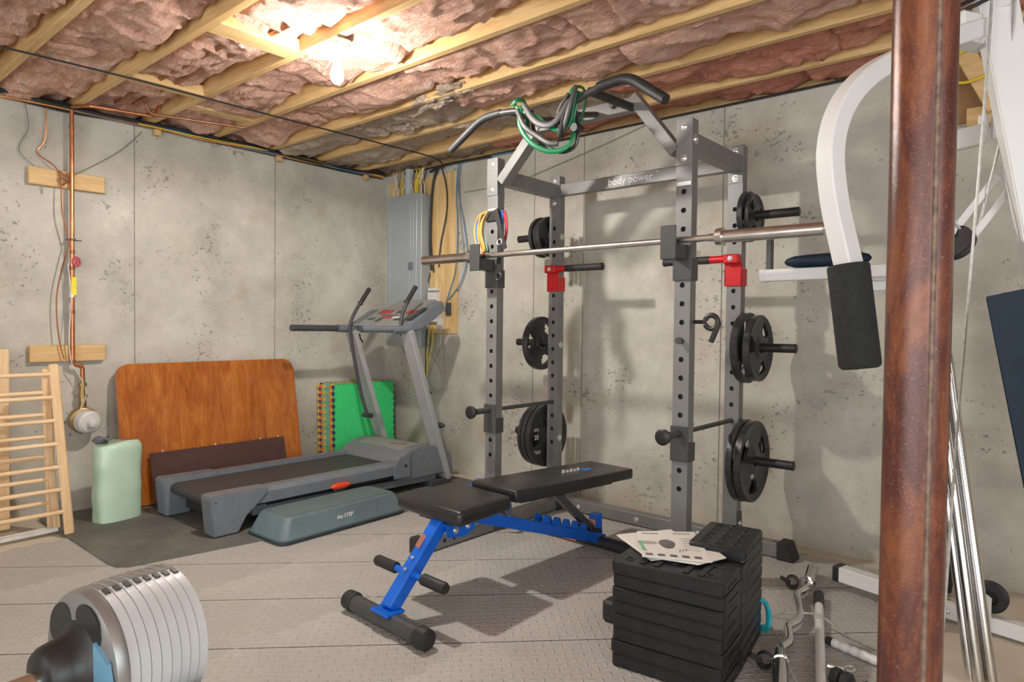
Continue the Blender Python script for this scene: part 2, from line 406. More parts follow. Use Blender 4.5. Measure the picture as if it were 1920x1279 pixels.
# joists, blocking and fibreglass
JY = [-.32, .105, .525, .945, 1.365, 1.785, 2.205, 2.63, 3.05, 3.465]
for y in JY:
    MB().box((XL-.12, y-.019, ZJ+.001), (2.75, y+.019, 2.679), .002).build('joist', m_joist, ceil)
MB().box((XL-.19, YB+.06, ZW), (2.79, YB+.19, 2.68)).build('rim_joist', m_lum, ceil)
MB().box((XL-.19, -3.1, ZW), (XL-.14, YB+.19, 2.68)).build('rim_joist', m_lum, ceil)
for x0, x1, y0, y1 in ((-3.92, -3.83, 1.385, 1.766), (-2.98, -2.85, 1.385, 1.766), (-4.15, -4.06, 1.805, 2.186)):
    MB().box((x0, y0, ZJ+.003), (x1, y1, ZJ+.060), .002).build('blocking', m_lum, ceil)
def batt(x0, x1, y0, y1, mat, seed, z=2.50, amp=1., res=.017):
    nx = max(4, int((x1-x0)/res)); ny = max(4, int((y1-y0)/.018))
    def fn(u, v):
        x = x0+(x1-x0)*u; y = y0+(y1-y0)*v; p = V((x*1.0, y*1.0, seed*3.7))
        h = noise.fractal(V((x*1.7, y*2.4, seed)), 1.1, 2.0, 4)*.060
        w = noise.noise(V((x*3.4, y*3, seed+9)))*.35
        rdg = 1-abs(noise.noise(V((x*5.5+w*3, y*6+w*4, seed+4))))*2
        h += max(0, rdg-.62)*-.060 + noise.noise(V((x*14+y*9, y*24-x*6, seed)))*.010 + noise.noise(V((x*40+w*20, y*55, seed)))*.003
        ed = min(v, 1-v); e2 = min(u, 1-u)*(x1-x0)
        lift = .050*max(0, 1-ed/.14)**1.5 * (1+.8*noise.noise(V((x*4, seed, v*2)))) + .10*max(0, 1-e2/.06)**2
        return (x+noise.noise(p*9)*.01, y+(noise.noise(p*7)*.012 if .02 < v < .98 else 0), z + h*amp + lift)
    m_ = MB(); m_.grid(fn, nx, ny); return m_.build('insulation_batt', mat, ceil, 60, False)
edges = [-.74] + JY
for k in range(len(edges)-1):
    y0, y1 = edges[k]+.02, edges[k+1]-.02
    cuts = [XL-.1]; rx = random.Random(40+k)
    while cuts[-1] < .2: cuts.append(cuts[-1]+rx.uniform(.8, 1.3))
    cuts.append(2.6)
    for q in range(len(cuts)-1):
        xa, xb = cuts[q]-.03, cuts[q+1]+.03; xm = (xa+xb)/2
        mt = m_pink
        if y0 > 2.6 and xm < -2.4: mt = m_tan
        elif y0 > 2.19 and xm < -3.0 and y0 < 2.6: mt = m_pink
        elif y0 > 2.9: mt = m_red
        batt(xa, xb, y0, y1, mt, k*5.3+q*1.7, 2.478 if mt != m_tan else 2.480, res=.017 if xb < .5 else .05)
for q, (xa, xb) in enumerate(((XL-.1, -3.3), (-3.35, -2.2), (-2.25, -1.1), (-1.15, .2), (.15, 2.6))):
    batt(xa, xb, 3.485, YB+.06, m_tan if xb < -2.5 else m_red, 70+q*2.1, 2.485, .7)
# torn tufts of loose wool hanging under the joists
for (x, y, z, s_) in ((-2.92, 2.66, 2.45, .10), (-3.42, 2.93, 2.455, .07), (-2.70, 2.63, 2.46, .08), (-3.05, 3.08, 2.45, .06)):
    m_ = MB()
    def fn(u, v, x=x, y=y, z=z, s_=s_):
        th = u*2*PI; ph = v*PI; q = V((math.cos(th)*math.sin(ph), math.sin(th)*math.sin(ph), math.cos(ph)))
        r = s_*(.75+.75*noise.fractal(q*1.7+V((x*9, y*5, 0)), .9, 2.1, 5))
        return (x+q.x*r*1.7, y+q.y*r*.75, z+q.z*r*.42)
    m_.grid(fn, 60, 30); m_.build('wool_tuft', m_tan, ceil, 80)
# steel column and its seam
col = thing('support_column', (-.229, 1.384, 0), 'rusty red-primed round steel support column standing floor to ceiling at right', 'column')
MB().cyl((-.229, 1.384, 0.006), (-.229, 1.384, 2.43), .0515, 40).build('pipe', m_rust, col)
MB().box((-.31, 1.30, 0), (-.15, 1.465, .006)).build('base_plate', m_rust, col)
MB().box((-.31, 1.30, 2.43), (-.15, 1.465, 2.44)).build('cap_plate', m_rust, col)
wdir = V((-.43, -.90, 0)).normalized(); sd = V((.55, -.83, 0)).normalized()
MB().cyl(V((-.229, 1.384, .01))+sd*.0505, V((-.229, 1.384, 2.43))+sd*.0480, .0055, 8).build('weld_seam', m_seamr, col)
# light fitting
lf = thing('ceiling_light', (-2.60, 1.80, 2.44), 'lit bare bulb in a white keyless lampholder under a ceiling joist', 'light')
MB().box((-2.65, 1.76, 2.41), (-2.55, 1.84, 2.44), .004).build('junction_box', m_zinc, lf)
MB().lathe((-2.60, 1.80, 2.412), (0, 0, -1), [(0, .058), (.008, .06), (.016, .05), (.024, .027), (.062, .025), (.064, .022)], 24).build('lampholder', m_whitep, lf)
bl = MB().lathe((-2.60, 1.80, 2.36), (0, 0, -1), [(0, .013), (.022, .015), (.05, .026), (.075, .031), (.098, .028), (.113, .016), (.118, .002)], 20).build('bulb', m_bulb, lf)
bl.visible_shadow = False
MB().tube(smooth_path([(-2.62, 1.80, 2.40), (-2.68, 1.81, 2.355), (-2.76, 1.83, 2.36), (-2.84, 1.83, 2.41)]), .0012, 5).build('pull_cord', m_ww, lf)

# ------------------------------------------------------------------ power rack
UZ = 2.09; FY, RY = 2.785, 3.36; UW, UD = .077, .055
LX0, LX1, RX0, RX1 = -2.577, -2.50, -1.42, -1.343
HZ = [1.015+.0836*k for k in range(-7, 10)]
rack = thing('power_rack', (-1.96, 3.0, 0), 'tall grey steel power rack with drilled uprights and multi-grip pull-up bar', 'power rack')
def upright(x0, x1, y0, z0, z1, holes):
    """square tube whose front and rear faces are pierced by a row of holes"""
    m_ = MB(); y1 = y0+UD; r = .0125; n = 12; xc = (x0+x1)/2
    zs = [z for z in holes if z0+.03 < z < z1-.03]
    for yy, other in ((y0, 1), (y1, -1)):
        lo = z0
        for z in zs + [None]:
            hi = (z-.03) if z else z1
            m_.add([(x0, yy, lo), (x1, yy, lo), (x1, yy, hi), (x0, yy, hi)], [(0, 1, 2, 3)])
            if z is None: break
            a_ = z-.03; b_ = z+.03
            sq = []
            for k in range(n):
                t = 2*PI*(k+.5)/n; dx, dz = math.cos(t), math.sin(t)
                q = min((x1-xc)/abs(dx), .03/abs(dz)); sq.append((xc+dx*q, yy, z+dz*q))
            ci = [(xc+math.cos(2*PI*(k+.5)/n)*r, yy, z+math.sin(2*PI*(k+.5)/n)*r) for k in range(n)]
            cn = [(x1, yy, b_), (x0, yy, b_), (x0, yy, a_), (x1, yy, a_)]
            vv = sq+ci+cn; ff = [(k, (k+1) % n, n+(k+1) % n, n+k) for k in range(n)]
            for ck, (u_, v_) in enumerate(((1, 1), (-1, 1), (-1, -1), (1, -1))):
                for k in range(n):
                    p_, q_ = sq[k], sq[(k+1) % n]
                    if abs(abs(p_[0]-xc)-(x1-xc)) < 1e-6 and abs(abs(q_[2]-z)-.03) < 1e-6 or abs(abs(q_[0]-xc)-(x1-xc)) < 1e-6 and abs(abs(p_[2]-z)-.03) < 1e-6:
                        mx, mz = (p_[0]+q_[0])/2-xc, (p_[2]+q_[2])/2-z
                        if mx*u_ > 0 and mz*v_ > 0: ff.append((k, 2*n+ck, (k+1) % n))
            m_.add(vv, ff)
            # the wall of the hole
            wi = [(p_[0], yy+other*.003, p_[2]) for p_ in ci]
            m_.add(ci+wi, [(k, (k+1) % n, n+(k+1) % n, n+k) for k in range(n)])
            lo = b_
    m_.add([(x0, y0, z0), (x0, y1, z0), (x0, y1, z1), (x0, y0, z1)], [(0, 1, 2, 3)]); m_.add([(x1, y0, z0), (x1, y1, z0), (x1, y1, z1), (x1, y0, z1)], [(0, 1, 2, 3)])
    m_.add([(x0, y0, z1), (x1, y0, z1), (x1, y1, z1), (x0, y1, z1)], [(0, 1, 2, 3)])
    return m_.build('upright', m_steel, rack, 35, False, True)
def bolt(p, ax, parent=rack, r=.011):
    MB().lathe(p, ax, [(0, r*1.5), (.002, r*1.5), (.0021, r), (.009, r*.9), (.011, r*.5)], 10).build('bolt', m_zinc, parent)
ups = {}
for nm, x0, x1 in (('L', LX0, LX1), ('R', RX0, RX1)):
    for y in (FY, RY):
        ups[nm, y] = upright(x0, x1, y, .0, UZ, HZ)
    s_ = 1 if nm == 'L' else -1; xi = x1 if nm == 'L' else x0; xc = (x0+x1)/2
    # side foot along the floor, with holes, plus rubber end cap
    m_ = MB(); m_.box((x0, 2.27, .006), (x1, FY-.001, .074), .003); m_.box((x0, FY+UD, .006), (x1, 3.60, .074), .003); m_.build('foot_tube', m_steel, rack)
    MB().box((x0-.006, 2.225, .0), (x1+.006, 2.29, .084), .01).build('rubber_foot', m_rub, rack)
    for yy in (2.40, 2.47, 2.54):
        MB().cyl((x1-.001, yy, .04), (x1+.0012, yy, .04), .011, 10).build('hole', m_black, rack)
    # gusset plates at the uprights
    for y in (FY, RY):
        for xs in (x1,):
            MB().prism([(xs, y-.002, .004), (xs, y+.17, .004), (xs, y+.17, .055), (xs, y+.10, .075), (xs, y+.065, .13), (xs, y+.055, .21), (xs, y-.002, .21)], (.005, 0, 0)).build('gusset', m_steel2, rack)
            for q in ((.03, .15), (.05, .05), (.12, .05)): bolt((xs+.005, y+q[0], q[1]), (1, 0, 0))
    # upper side brace
    MB().box((x0+.004, FY+UD, 1.955), (x1-.004, RY, 2.035), .003).build('side_brace', m_steel, rack)
    bolt((x1, FY+.028, 2.00), (1, 0, 0), r=.014)
    # front cap plates with bolts, and bolts on the rear posts
    MB().box((x0-.001, FY-.005, 1.885), (x1+.001, FY-.0002, UZ+.002), .001).build('bracket_plate', m_steel, rack)
    for z in (2.055, 1.915): bolt((xc, FY-.005, z), (0, -1, 0))
    MB().box((x0-.001, RY-.004, 1.90), (x1+.001, RY-.0002, UZ+.001), .001).build('bracket_plate', m_steel, rack)
    for z in (2.062, 1.925): bolt((xc, RY-.004, z), (0, -1, 0))
    MB().box((x0+.004, FY-.0025, 1.795), (x1-.004, FY-.0003, 1.812)).build('height_mark', m_textw, rack)
rb = MB().box((LX1, RY+.004, 1.968), (RX0, RY+.05, 2.040), .003).build('rear_crossbeam', m_steel, rack)
text('body power', .060, axes((-2.005, RY+.0035, 2.004), (1, 0, 0), (0, 0, 1)), m_textw, 'lettering', rb)
text('™', .018, axes((-1.83, RY+.0035, 2.022), (1, 0, 0), (0, 0, 1)), m_textw, 'lettering', rb)
MB().box((LX0-.22, RY+.056, .006), (RX1+.20, RY+.125, .075), .003).build('rear_base_tube', m_steel, rack)
for sx, xx in ((1, RX1+.20), (-1, LX0-.22)):
    MB().prism([(xx-.01*sx, RY+.04, 0), (xx+.075*sx, RY+.04, 0), (xx+.045*sx, RY+.04, .088), (xx-.01*sx, RY+.04, .088)], (0, .10, 0), .004).build('rubber_foot', m_rub, rack)
for xx in (LX1+.13, (LX1+RX0)/2, RX0-.16): bolt((xx, RY+.056, .04), (0, -1, 0))
# overhead frame: two raking tubes and the crossbar
for x0, x1 in ((-2.50, -2.20), (-1.42, -1.66)):
    MB().beam((x0+(.012 if x0 < -2 else -.012), FY+.028, 1.955), (x1, FY+.028, 2.25), .054, .066, (0, 1, 0), .002).build('raking_tube', m_steel, rack)
MB().box((-2.245, FY+.003, 2.185), (-1.625, FY+.053, 2.250), .003).build('overhead_crossbar', m_steel, rack)
for x in (-2.10, -1.76): MB().lathe((x, FY+.003, 2.225), (0, -1, 0), [(0, .018), (.004, .018), (.005, .013), (.02, .013)], 12).build('stub', m_steel2, rack)
# multi-grip pull-up bar
GY = 2.44
m_ = MB(); path = round_path([(-2.492, GY-.02, 2.06), (-2.30, GY, 2.187), (-2.155, GY, 2.188), (-2.03, GY, 2.172), (-1.925, GY, 2.085), (-1.83, GY, 2.072), (-1.735, GY, 2.158), (-1.60, GY, 2.190), (-1.47, GY, 2.200), (-1.29, GY-.02, 2.065)], .06)
m_.tube(path, .016, 12); pb = m_.build('pull_up_bar', m_gunm, rack)
MB().tube(round_path([(-2.50, GY-.021, 2.055), (-2.30, GY, 2.187), (-2.175, GY, 2.188)], .06), .0185, 14).build('grip', m_rub, pb)
MB().tube(round_path([(-1.615, GY, 2.187), (-1.60, GY, 2.190), (-1.47, GY, 2.200), (-1.284, GY-.021, 2.060)], .06), .0225, 14).build('grip', m_rub, pb)
for xx, zz, gr in ((-2.13, 2.188, .016), (-1.66, 2.18, .019)):
    MB().tube([(xx, GY, zz), (xx, FY+.01, zz+.02)], gr, 12).build('neutral_grip', m_rub, rack)
for xx in (-1.86, -1.98):
    MB().tube([(xx, GY+.04, 2.125), (xx, FY+.01, 2.205)], .015, 12).build('neutral_grip', m_steel2, rack)
# plate storage pegs
pegs = [(-1, z) for z in (1.726, 1.052, .468)] + [(1, z) for z in (1.73, 1.062, .485)]
for sx, z in pegs:
    xa = LX0 if sx < 0 else RX1
    m_ = MB(); m_.cyl((xa, RY+.028, z), (xa+sx*.27, RY+.028, z), .0225, 18); m_.lathe((xa, RY+.028, z), (sx, 0, 0), [(0, .036), (.008, .036), (.012, .024)], 18)
    m_.lathe((xa+sx*.262, RY+.028, z), (sx, 0, 0), [(0, .0235), (.008, .0235), (.011, .018)], 18); m_.build('storage_peg', m_black, rack)
    bolt((xa - sx*UW, RY+.028, z-.01), (-sx, 0, 0), r=.013)

# safety pipes
for xc in (-2.5385, -1.3815):
    side = 'left' if xc < -2 else 'right'
    t = thing('safety_bar', (xc, 2.63, .60), 'black safety bar through the %s side of the rack below the plate pegs' % side, 'safety bar')
    MB().cyl((xc, 2.655, .683), (xc, RY+.04, .683), .0115, 14).build('rod', m_steel2, t)
    MB().lathe((xc, 2.665, .683), (0, -1, 0), [(0, .012), (.02, .014), (.03, .034), (.045, .036), (.05, .03), (.052, .010)], 22).build('knob', m_black, t)
    MB().cyl((xc, 2.665, .683), (xc, FY-.012, .683), .017, 14).build('sleeve', m_steel2, t)
    m_ = MB(); m_.box((xc-.042, FY-.012, .555), (xc+.042, FY-.0015, .715), .002); m_.box((xc+.0395, FY-.01, .555), (xc+.046, FY+UD+.006, .64), .002); m_.build('bracket', m_steel2, t)
# bar catches (j-hooks) on the front uprights
for xc in (-2.5385, -1.3815):
    side = 'left' if xc < -2 else 'right'
    t = thing('bar_hook', (xc, 2.70, 1.36), 'dark steel bar hook on the %s front upright, under the barbell' % side, 'bar hook')
    MB().box((xc-.036, 2.640, 1.455), (xc+.036, 2.650, 1.600), .002).build('lip', m_steel2, t)
    MB().box((xc-.030, 2.650, 1.462), (xc+.030, FY-.012, 1.526), .003).build('saddle', m_steel2, t)
    MB().box((xc-.043, FY-.012, 1.37), (xc+.043, FY-.001, 1.53), .002).build('back_plate', m_steel2, t)
    MB().box((xc+.040, FY-.011, 1.37), (xc+.046, FY+UD+.004, 1.47), .002).build('side_plate', m_steel2, t)
# barbell
bb = thing('barbell', (-1.895, 2.70, 1.527), 'long chrome barbell resting on the front hooks of the rack', 'barbell')
zb = 1.5545-.0145
MB().cyl((-2.63, 2.70, zb), (-1.19, 2.70, zb), .0145, 18).build('shaft', m_bar, bb)
for sx, xa, xe in ((-1, -2.60, -3.015), (1, -1.185, -.757)):
    MB().lathe((xa, 2.70, zb), (sx, 0, 0), [(-.035, .017), (0, .017), (.001, .036), (.028, .038), (.03, .036), (.031, .027), (.055, .0265), (abs(xe-xa)-.004, .0265), (abs(xe-xa)-.001, .0235), (abs(xe-xa), .012)], 28).build('sleeve', m_bar, bb)
    MB().lathe((xe, 2.70, zb), (sx, 0, 0), [(-.001, .0235), (.001, .022), (.0015, .008), (.004, .007)], 16).build('end_cap', m_chrome, bb)
# dip handles on the rear uprights
for x0, x1, sx, side in ((LX0, LX1, 1, 'left'), (RX0, RX1, -1, 'right')):
    xc = (x0+x1)/2
    t = thing('dip_handle', (xc, RY-.03, 1.37), 'bright red dip bracket with black handle on the %s rear upright' % side, 'dip handle')
    m_ = MB(); m_.box((x0-.008, RY-.010, 1.375), (x1+.008, RY-.0015, 1.49), .002)
    for xs in (x0-.0085, x1+.0015): m_.box((xs, RY-.010, 1.375), (xs+.007, RY+UD+.003, 1.465), .002)
    m_.build('bracket', m_redp, t)
    m_ = MB(); m_.box((x0-.002, RY-.05, 1.488), (x1+.002, RY-.002, 1.535), .006); m_.cyl((xc, RY-.03, 1.512), (xc+sx*.13, RY-.03, 1.512), .0195, 16); m_.build('arm', m_redp, t)
    MB().tube([(xc+sx*.115, RY-.03, 1.512), (xc+sx*.37, RY-.03, 1.512)], .0205, 18).build('handle', m_rub, t)
    MB().lathe((xc+sx*.37, RY-.03, 1.512), (sx, 0, 0), [(0, .0225), (.01, .0225), (.013, .018)], 16).build('end_stop', m_rub, t)
    bolt((xc, RY-.05, 1.512), (0, -1, 0), t, .009)

# ------------------------------------------------------------------ weight plates on the pegs
def plate_mesh(x, y, z, R, th, sx, rot=0.):
    """cast plate with three grip openings: polar grid, openings cut out"""
    N = 72; rr = [.026, .045, .06*R/.2+.012] + [R*t for t in (.47, .60, .74, .80, .86)] + [R*.97, R]
    rr = sorted(rr); m_ = MB(); hub = .055
    def half(r):
        if r < .048: return th*.5
        if r < hub: return th*.46
        if r > R*.90: return th*.5*(1 if r < R*.98 else .8)
        if r > R*.82: return th*.36
        return th*.22
    def hole(r, t):
        t = (t-rot) % (2*PI/3); t = min(t, 2*PI/3-t); return R*.50 < r < R*.80 and t < .36 and not (r < R*.56 and t > .30)
    ring = {}
    for sgn in (-1, 1):
        for i, r in enumerate(rr):
            for k in range(N):
                t = 2*PI*k/N; ring[sgn, i, k] = m_.bm.verts.new(V((x+sgn*half(r), y+math.cos(t)*r, z+math.sin(t)*r)))
    def isH(i, k):
        return 0 <= i < len(rr)-1 and hole((rr[i]+rr[i+1])/2, 2*PI*(k+.5)/N)
    F = m_.bm.faces.new
    for i in range(len(rr)-1):
        for k in range(N):
            k2 = (k+1) % N
            if isH(i, k): continue
            for sgn in (-1, 1): F([ring[sgn, i, k], ring[sgn, i, k2], ring[sgn, i+1, k2], ring[sgn, i+1, k]])
            for di in (-1, 1):
                if isH(i+di, k):
                    j = i if di < 0 else i+1; F([ring[-1, j, k], ring[-1, j, k2], ring[1, j, k2], ring[1, j, k]])
            for dk in (-1, 1):
                if isH(i, (k+dk) % N):
                    q = k if dk < 0 else k2; F([ring[-1, i, q], ring[-1, i+1, q], ring[1, i+1, q], ring[1, i, q]])
    for k in range(N):
        k2 = (k+1) % N
        F([ring[-1, 0, k], ring[-1, 0, k2], ring[1, 0, k2], ring[1, 0, k]]); F([ring[-1, len(rr)-1, k], ring[-1, len(rr)-1, k2], ring[1, len(rr)-1, k2], ring[1, len(rr)-1, k]])
    return m_
PY = RY+.028
plates = [  # x from the upright, z of the peg, radius, thickness, side, label
    (1, 1.73, .128, .030, .022, 'black cast grip plate nearest the upright on the top right peg'),
    (1, 1.73, .112, .024, .052, 'small black plate, outer of the pair on the top right peg'),
    (1, 1.062, .180, .042, .026, 'worn black grip plate nearest the upright on the middle right peg'),
    (1, 1.062, .168, .038, .084, 'black grip plate, outer one on the middle right peg'),
    (1, .485, .210, .034, .022, 'large black plate nearest the upright on the lowest right peg'),
    (1, .485, .207, .036, .064, 'large black grip plate, outer one on the lowest right peg'),
    (-1, 1.726, .128, .026, .022, 'black plate nearest the upright on the top left peg'),
    (-1, 1.726, .118, .024, .052, 'second black plate out on the top left peg'),
    (-1, 1.726, .128, .024, .082, 'outermost black plate of three on the top left peg'),
    (-1, 1.052, .170, .040, .080, 'single black plate with big handle openings on the middle left peg'),
    (-1, .468, .200, .034, .024, 'large black lettered plate nearest the upright on the lowest left peg'),
    (-1, .468, .200, .030, .062, 'middle of three large black plates on the lowest left peg'),
    (-1, .468, .195, .026, .096, 'outermost of three large black plates on the lowest left peg')]
for i, (sx, z, R, th, off, lab) in enumerate(plates):
    xa = (LX0 if sx < 0 else RX1) + sx*off
    zc = z-.0035 if True else z
    r_ = random.Random(i).uniform(0, 2)
    if i == 5: r_ = .55
    if i == 3: r_ = .9
    o = plate_mesh(xa, PY, zc, R, th, sx, r_).build('weight_plate', m_iron, None, 30)
    tag(o, lab, 'weight plate', 'weight plates stored on the rack pegs')
    if i == 5:
        text('45', .045, axes((xa+th*.5*.30+.003+.0015, PY-.13*.75, zc+.10), (0, 1, 0), (0, 0, 1)), m_textw, 'lettering', o)
        text('LBS', .028, axes((xa+th*.5*.30+.003+.0015, PY-.02, zc-.075), (0, 1, 0), (0, 0, 1)), m_textw, 'lettering', o)
    if i == 10:
        text('WT.', .03, axes((xa+th*.13+.003, PY-.11, zc+.04), (0, 1, 0), (0, 0, 1)), m_textw, 'lettering', o)
        text('20', .045, axes((xa+th*.13+.003, PY-.115, zc-.005), (0, 1, 0), (0, 0, 1)), m_textw, 'lettering', o)
        text('PESAS', .03, axes((xa+th*.13+.003, PY-.11, zc-.10), (0, 1, 0), (0, 0, 1)), m_textw, 'lettering', o)
# spring collar hung on the right upright
cl = thing('barbell_collar', (-1.30, 2.83, 1.09), 'black barbell collar clipped to the right front upright', 'collar')
m_ = MB(); pts = [(-1.262+.030*math.cos(t), 2.83, 1.185+.030*math.sin(t)) for t in [PI*(.92)-i*PI*1.8/16 for i in range(17)]]
m_.tube(pts, .010, 8, flat=.012); m_.build('ring', m_black, cl)
MB().beam((-1.225, 2.83, 1.185), (-1.262, 2.83, 1.095), .022, .016, (0, 1, 0), .003).build('lever', m_black, cl)
MB().cyl((-1.343, 2.83, 1.185), (-1.288, 2.83, 1.185), .009, 10).build('pin', m_black, cl)
MB().lathe((-1.3815, FY-.001, 1.10), (0, -1, 0), [(0, .012), (.02, .012), (.022, .016), (.03, .016)], 12).build('pin', m_steel2, rack)
# resistance bands over the pull-up bar
def band(label, mat, pts, w, th, name='resistance_band', cat='resistance band', grp='bands looped over the pull-up bar'):
    o = MB().tube(smooth_path(pts, 6), w, 10, flat=th, hint=(0, 1, 0)).build(name, mat); return tag(o, label, cat, grp)
g = GY
band('green band hanging in a deep loop between the two middle grips', m_bandg, [(-2.03, g-.02, 2.19), (-2.03, g-.035, 2.10), (-1.97, g-.03, 2.01), (-1.88, g-.02, 1.955), (-1.79, g-.01, 1.95), (-1.745, g, 2.0), (-1.75, g, 2.08), (-1.72, g-.005, 2.16), (-1.705, g-.02, 2.185)], .012, .004)
band('thin bright green band hanging beside the deep loop', m_bandg, [(-2.075, g-.018, 2.20), (-2.03, g-.02, 2.165), (-1.94, g-.025, 2.12), (-1.86, g-.03, 2.06), (-1.80, g-.02, 2.03), (-1.76, g-.01, 2.06), (-1.735, g-.02, 2.13), (-1.72, g-.02, 2.19)], .009, .003)
band('dark grey band sagging between the middle grips', m_bandk, [(-2.01, g-.03, 2.19), (-1.96, g-.035, 2.12), (-1.90, g-.04, 2.075), (-1.83, g-.04, 2.065), (-1.77, g-.035, 2.12), (-1.735, g-.03, 2.18)], .016, .004)
band('black band hanging lowest behind the green loop', m_bandk, [(-2.0, g+.02, 2.17), (-1.985, g+.02, 2.07), (-1.92, g+.015, 1.995), (-1.86, g+.01, 1.96), (-1.79, g+.01, 1.945), (-1.735, g+.01, 1.97), (-1.728, g+.01, 2.06), (-1.745, g+.01, 2.12)], .011, .004)
band('green band wound round the right middle grip', m_bandg, [(-1.76, g-.025, 2.10), (-1.75, g-.03, 2.16), (-1.725, g-.03, 2.20), (-1.695, g, 2.20), (-1.70, g+.025, 2.14), (-1.74, g+.02, 2.03), (-1.76, g, 1.975)], .010, .003)
band('green band wound round the left middle grip', m_bandg, [(-2.09, g-.025, 2.20), (-2.055, g-.03, 2.215), (-2.03, g, 2.21), (-2.03, g+.02, 2.15), (-2.0, g, 2.08)], .011, .003)
band('grey black band bunched round the right middle grip', m_bandk, [(-1.71, g-.03, 2.21), (-1.735, g-.04, 2.13), (-1.77, g-.035, 2.05), (-1.80, g-.02, 2.01), (-1.83, g-.02, 2.07), (-1.80, g-.03, 2.14), (-1.75, g-.035, 2.18)], .014, .004)
band('black band sagging below the left middle grip', m_bandk, [(-2.05, g-.03, 2.17), (-2.0, g-.035, 2.085), (-1.93, g-.03, 2.03), (-1.86, g-.03, 1.985), (-1.81, g-.025, 1.975)], .013, .004)
o = thing('band_handle', (-1.74, GY, 1.99), 'black foam handle tangled in the green bands', 'handle', 'bands looped over the pull-up bar')
MB().tube([(-1.765, g-.03, 2.10), (-1.80, g-.025, 2.0)], .015, 12).build('grip', m_foam, o); MB().cyl((-1.722, g+.02, 2.035), (-1.722, g-.03, 2.03), .018, 14).build('end_cap', m_black, o)
# coloured exercise tubes on the left front upright
cols = [(m_wor, 'outer orange'), (m_bandb, 'blue'), (m_wy, 'yellow'), (m_wred, 'red'), (m_wor, 'inner orange'), (m_teal, 'green')]
for k, (mm, cn) in enumerate(cols):
    x = LX0-.012-.011*k*.9; yq = FY-.014-(.012, .008, .004, .006, .016, .0)[k]; w = .028+.008*(k % 3); d = .02+.01*(k//2)
    ww = (.074, .064, .060, .052, .040, .046)[k]; pts = [(LX0+.03, yq, 1.795), (LX0+.0-ww*.45, yq, 1.780), (LX0-ww*.92, yq, 1.735), (LX0-ww, yq, 1.68), (LX0-ww*.8, yq, 1.62), (LX0-.018+.002*k, yq, 1.560+.004*k), (LX0-.006+.004*k, yq, 1.585), (LX0+.0-ww*.42, yq, 1.67), (LX0-ww*.30, yq, 1.735), (LX0+.012, yq, 1.775)]
    o = MB().loop(pts, .0056, 8).build('exercise_tube', mm); tag(o, '%s rubber exercise tube hung from the left front upright' % cn, 'exercise tube', 'coloured tubes on the left upright')
for k, (mm, cn, w, dz) in enumerate(((m_bandb, 'dark blue', .045, 0), (m_wred, 'crimson', .075, .0), (m_wred, 'thin red', .065, -.012))):
    pts = [(LX1+.012, FY+.01, 1.775+dz), (LX1+w*.7, FY, 1.79+dz), (LX1+w, FY-.005, 1.72+dz), (LX1+w*.9, FY, 1.655+dz), (LX1+.03+w*.3, FY, 1.62+dz), (LX1+.022, FY+.005, 1.68+dz)]
    o = MB().loop(pts, .007 if k == 0 else .005, 8).build('exercise_tube', mm); tag(o, '%s exercise tube looped on the inner side of the left upright' % cn, 'exercise tube', 'coloured tubes on the left upright')
st = thing('door_strap', (LX1+.05, FY-.02, 1.38), 'black nylon strap with metal ring hanging behind the barbell shaft', 'strap')
MB().beam((LX1+.012, FY-.03, 1.80), (LX1+.10, FY-.05, 1.575), .030, .005, (0, 1, 0)).build('webbing', m_wb, st)
MB().beam((LX1+.06, FY-.05, 1.60), (LX1+.06, FY-.05, 1.44), .024, .008, (0, 1, 0), .002).build('tail', m_wb, st)
MB().tube([(LX1+.06+.016*math.cos(t), FY-.05, 1.615+.016*math.sin(t)) for t in [2*PI*i/14 for i in range(15)]], .003, 6).build('ring', m_zinc, st)
MB().tube([(LX1+.06+.020*math.cos(t), FY-.05, 1.425+.020*math.sin(t)) for t in [2*PI*i/14 for i in range(15)]], .007, 8).build('eyelet', m_black, st)
cuff = MB().tube([(LX0+.05*0-.001, FY-.004, 1.795), (LX0-.001, FY-.004, 1.76)], .001, 4)
MB().box((LX0-.004, FY-.012, 1.74), (LX1+.014, FY+UD+.006, 1.80), .004).build('strap_cuff', m_wb, st)
ring = [(-2.60+.10*math.cos(t)*.35, 2.76+.10*math.sin(t)*.2, .13+.125*math.sin(t)) for t in [2*PI*i/20 for i in range(20)]]
o = MB().tube(smooth_path([(-2.545, 2.75, .275), (-2.60, 2.74, .265), (-2.655, 2.74, .20), (-2.665, 2.74, .12), (-2.645, 2.74, .05), (-2.60, 2.745, .012), (-2.52, 2.75, .008)], 6), .022, 10, flat=.004, hint=(0, 1, 0)).build('resistance_band', m_bandb)
tag(o, 'wide blue loop band leaning on the foot of the left front upright', 'resistance band')
o = MB().tube(smooth_path([(-2.46, 2.80, .23), (-2.41, 2.80, .20), (-2.40, 2.80, .12), (-2.43, 2.80, .08)], 6), .014, 10, flat=.004, hint=(0, 1, 0)).build('resistance_band', m_dkblue)
tag(o, 'dark blue loop band behind the foot of the left front upright', 'resistance band')

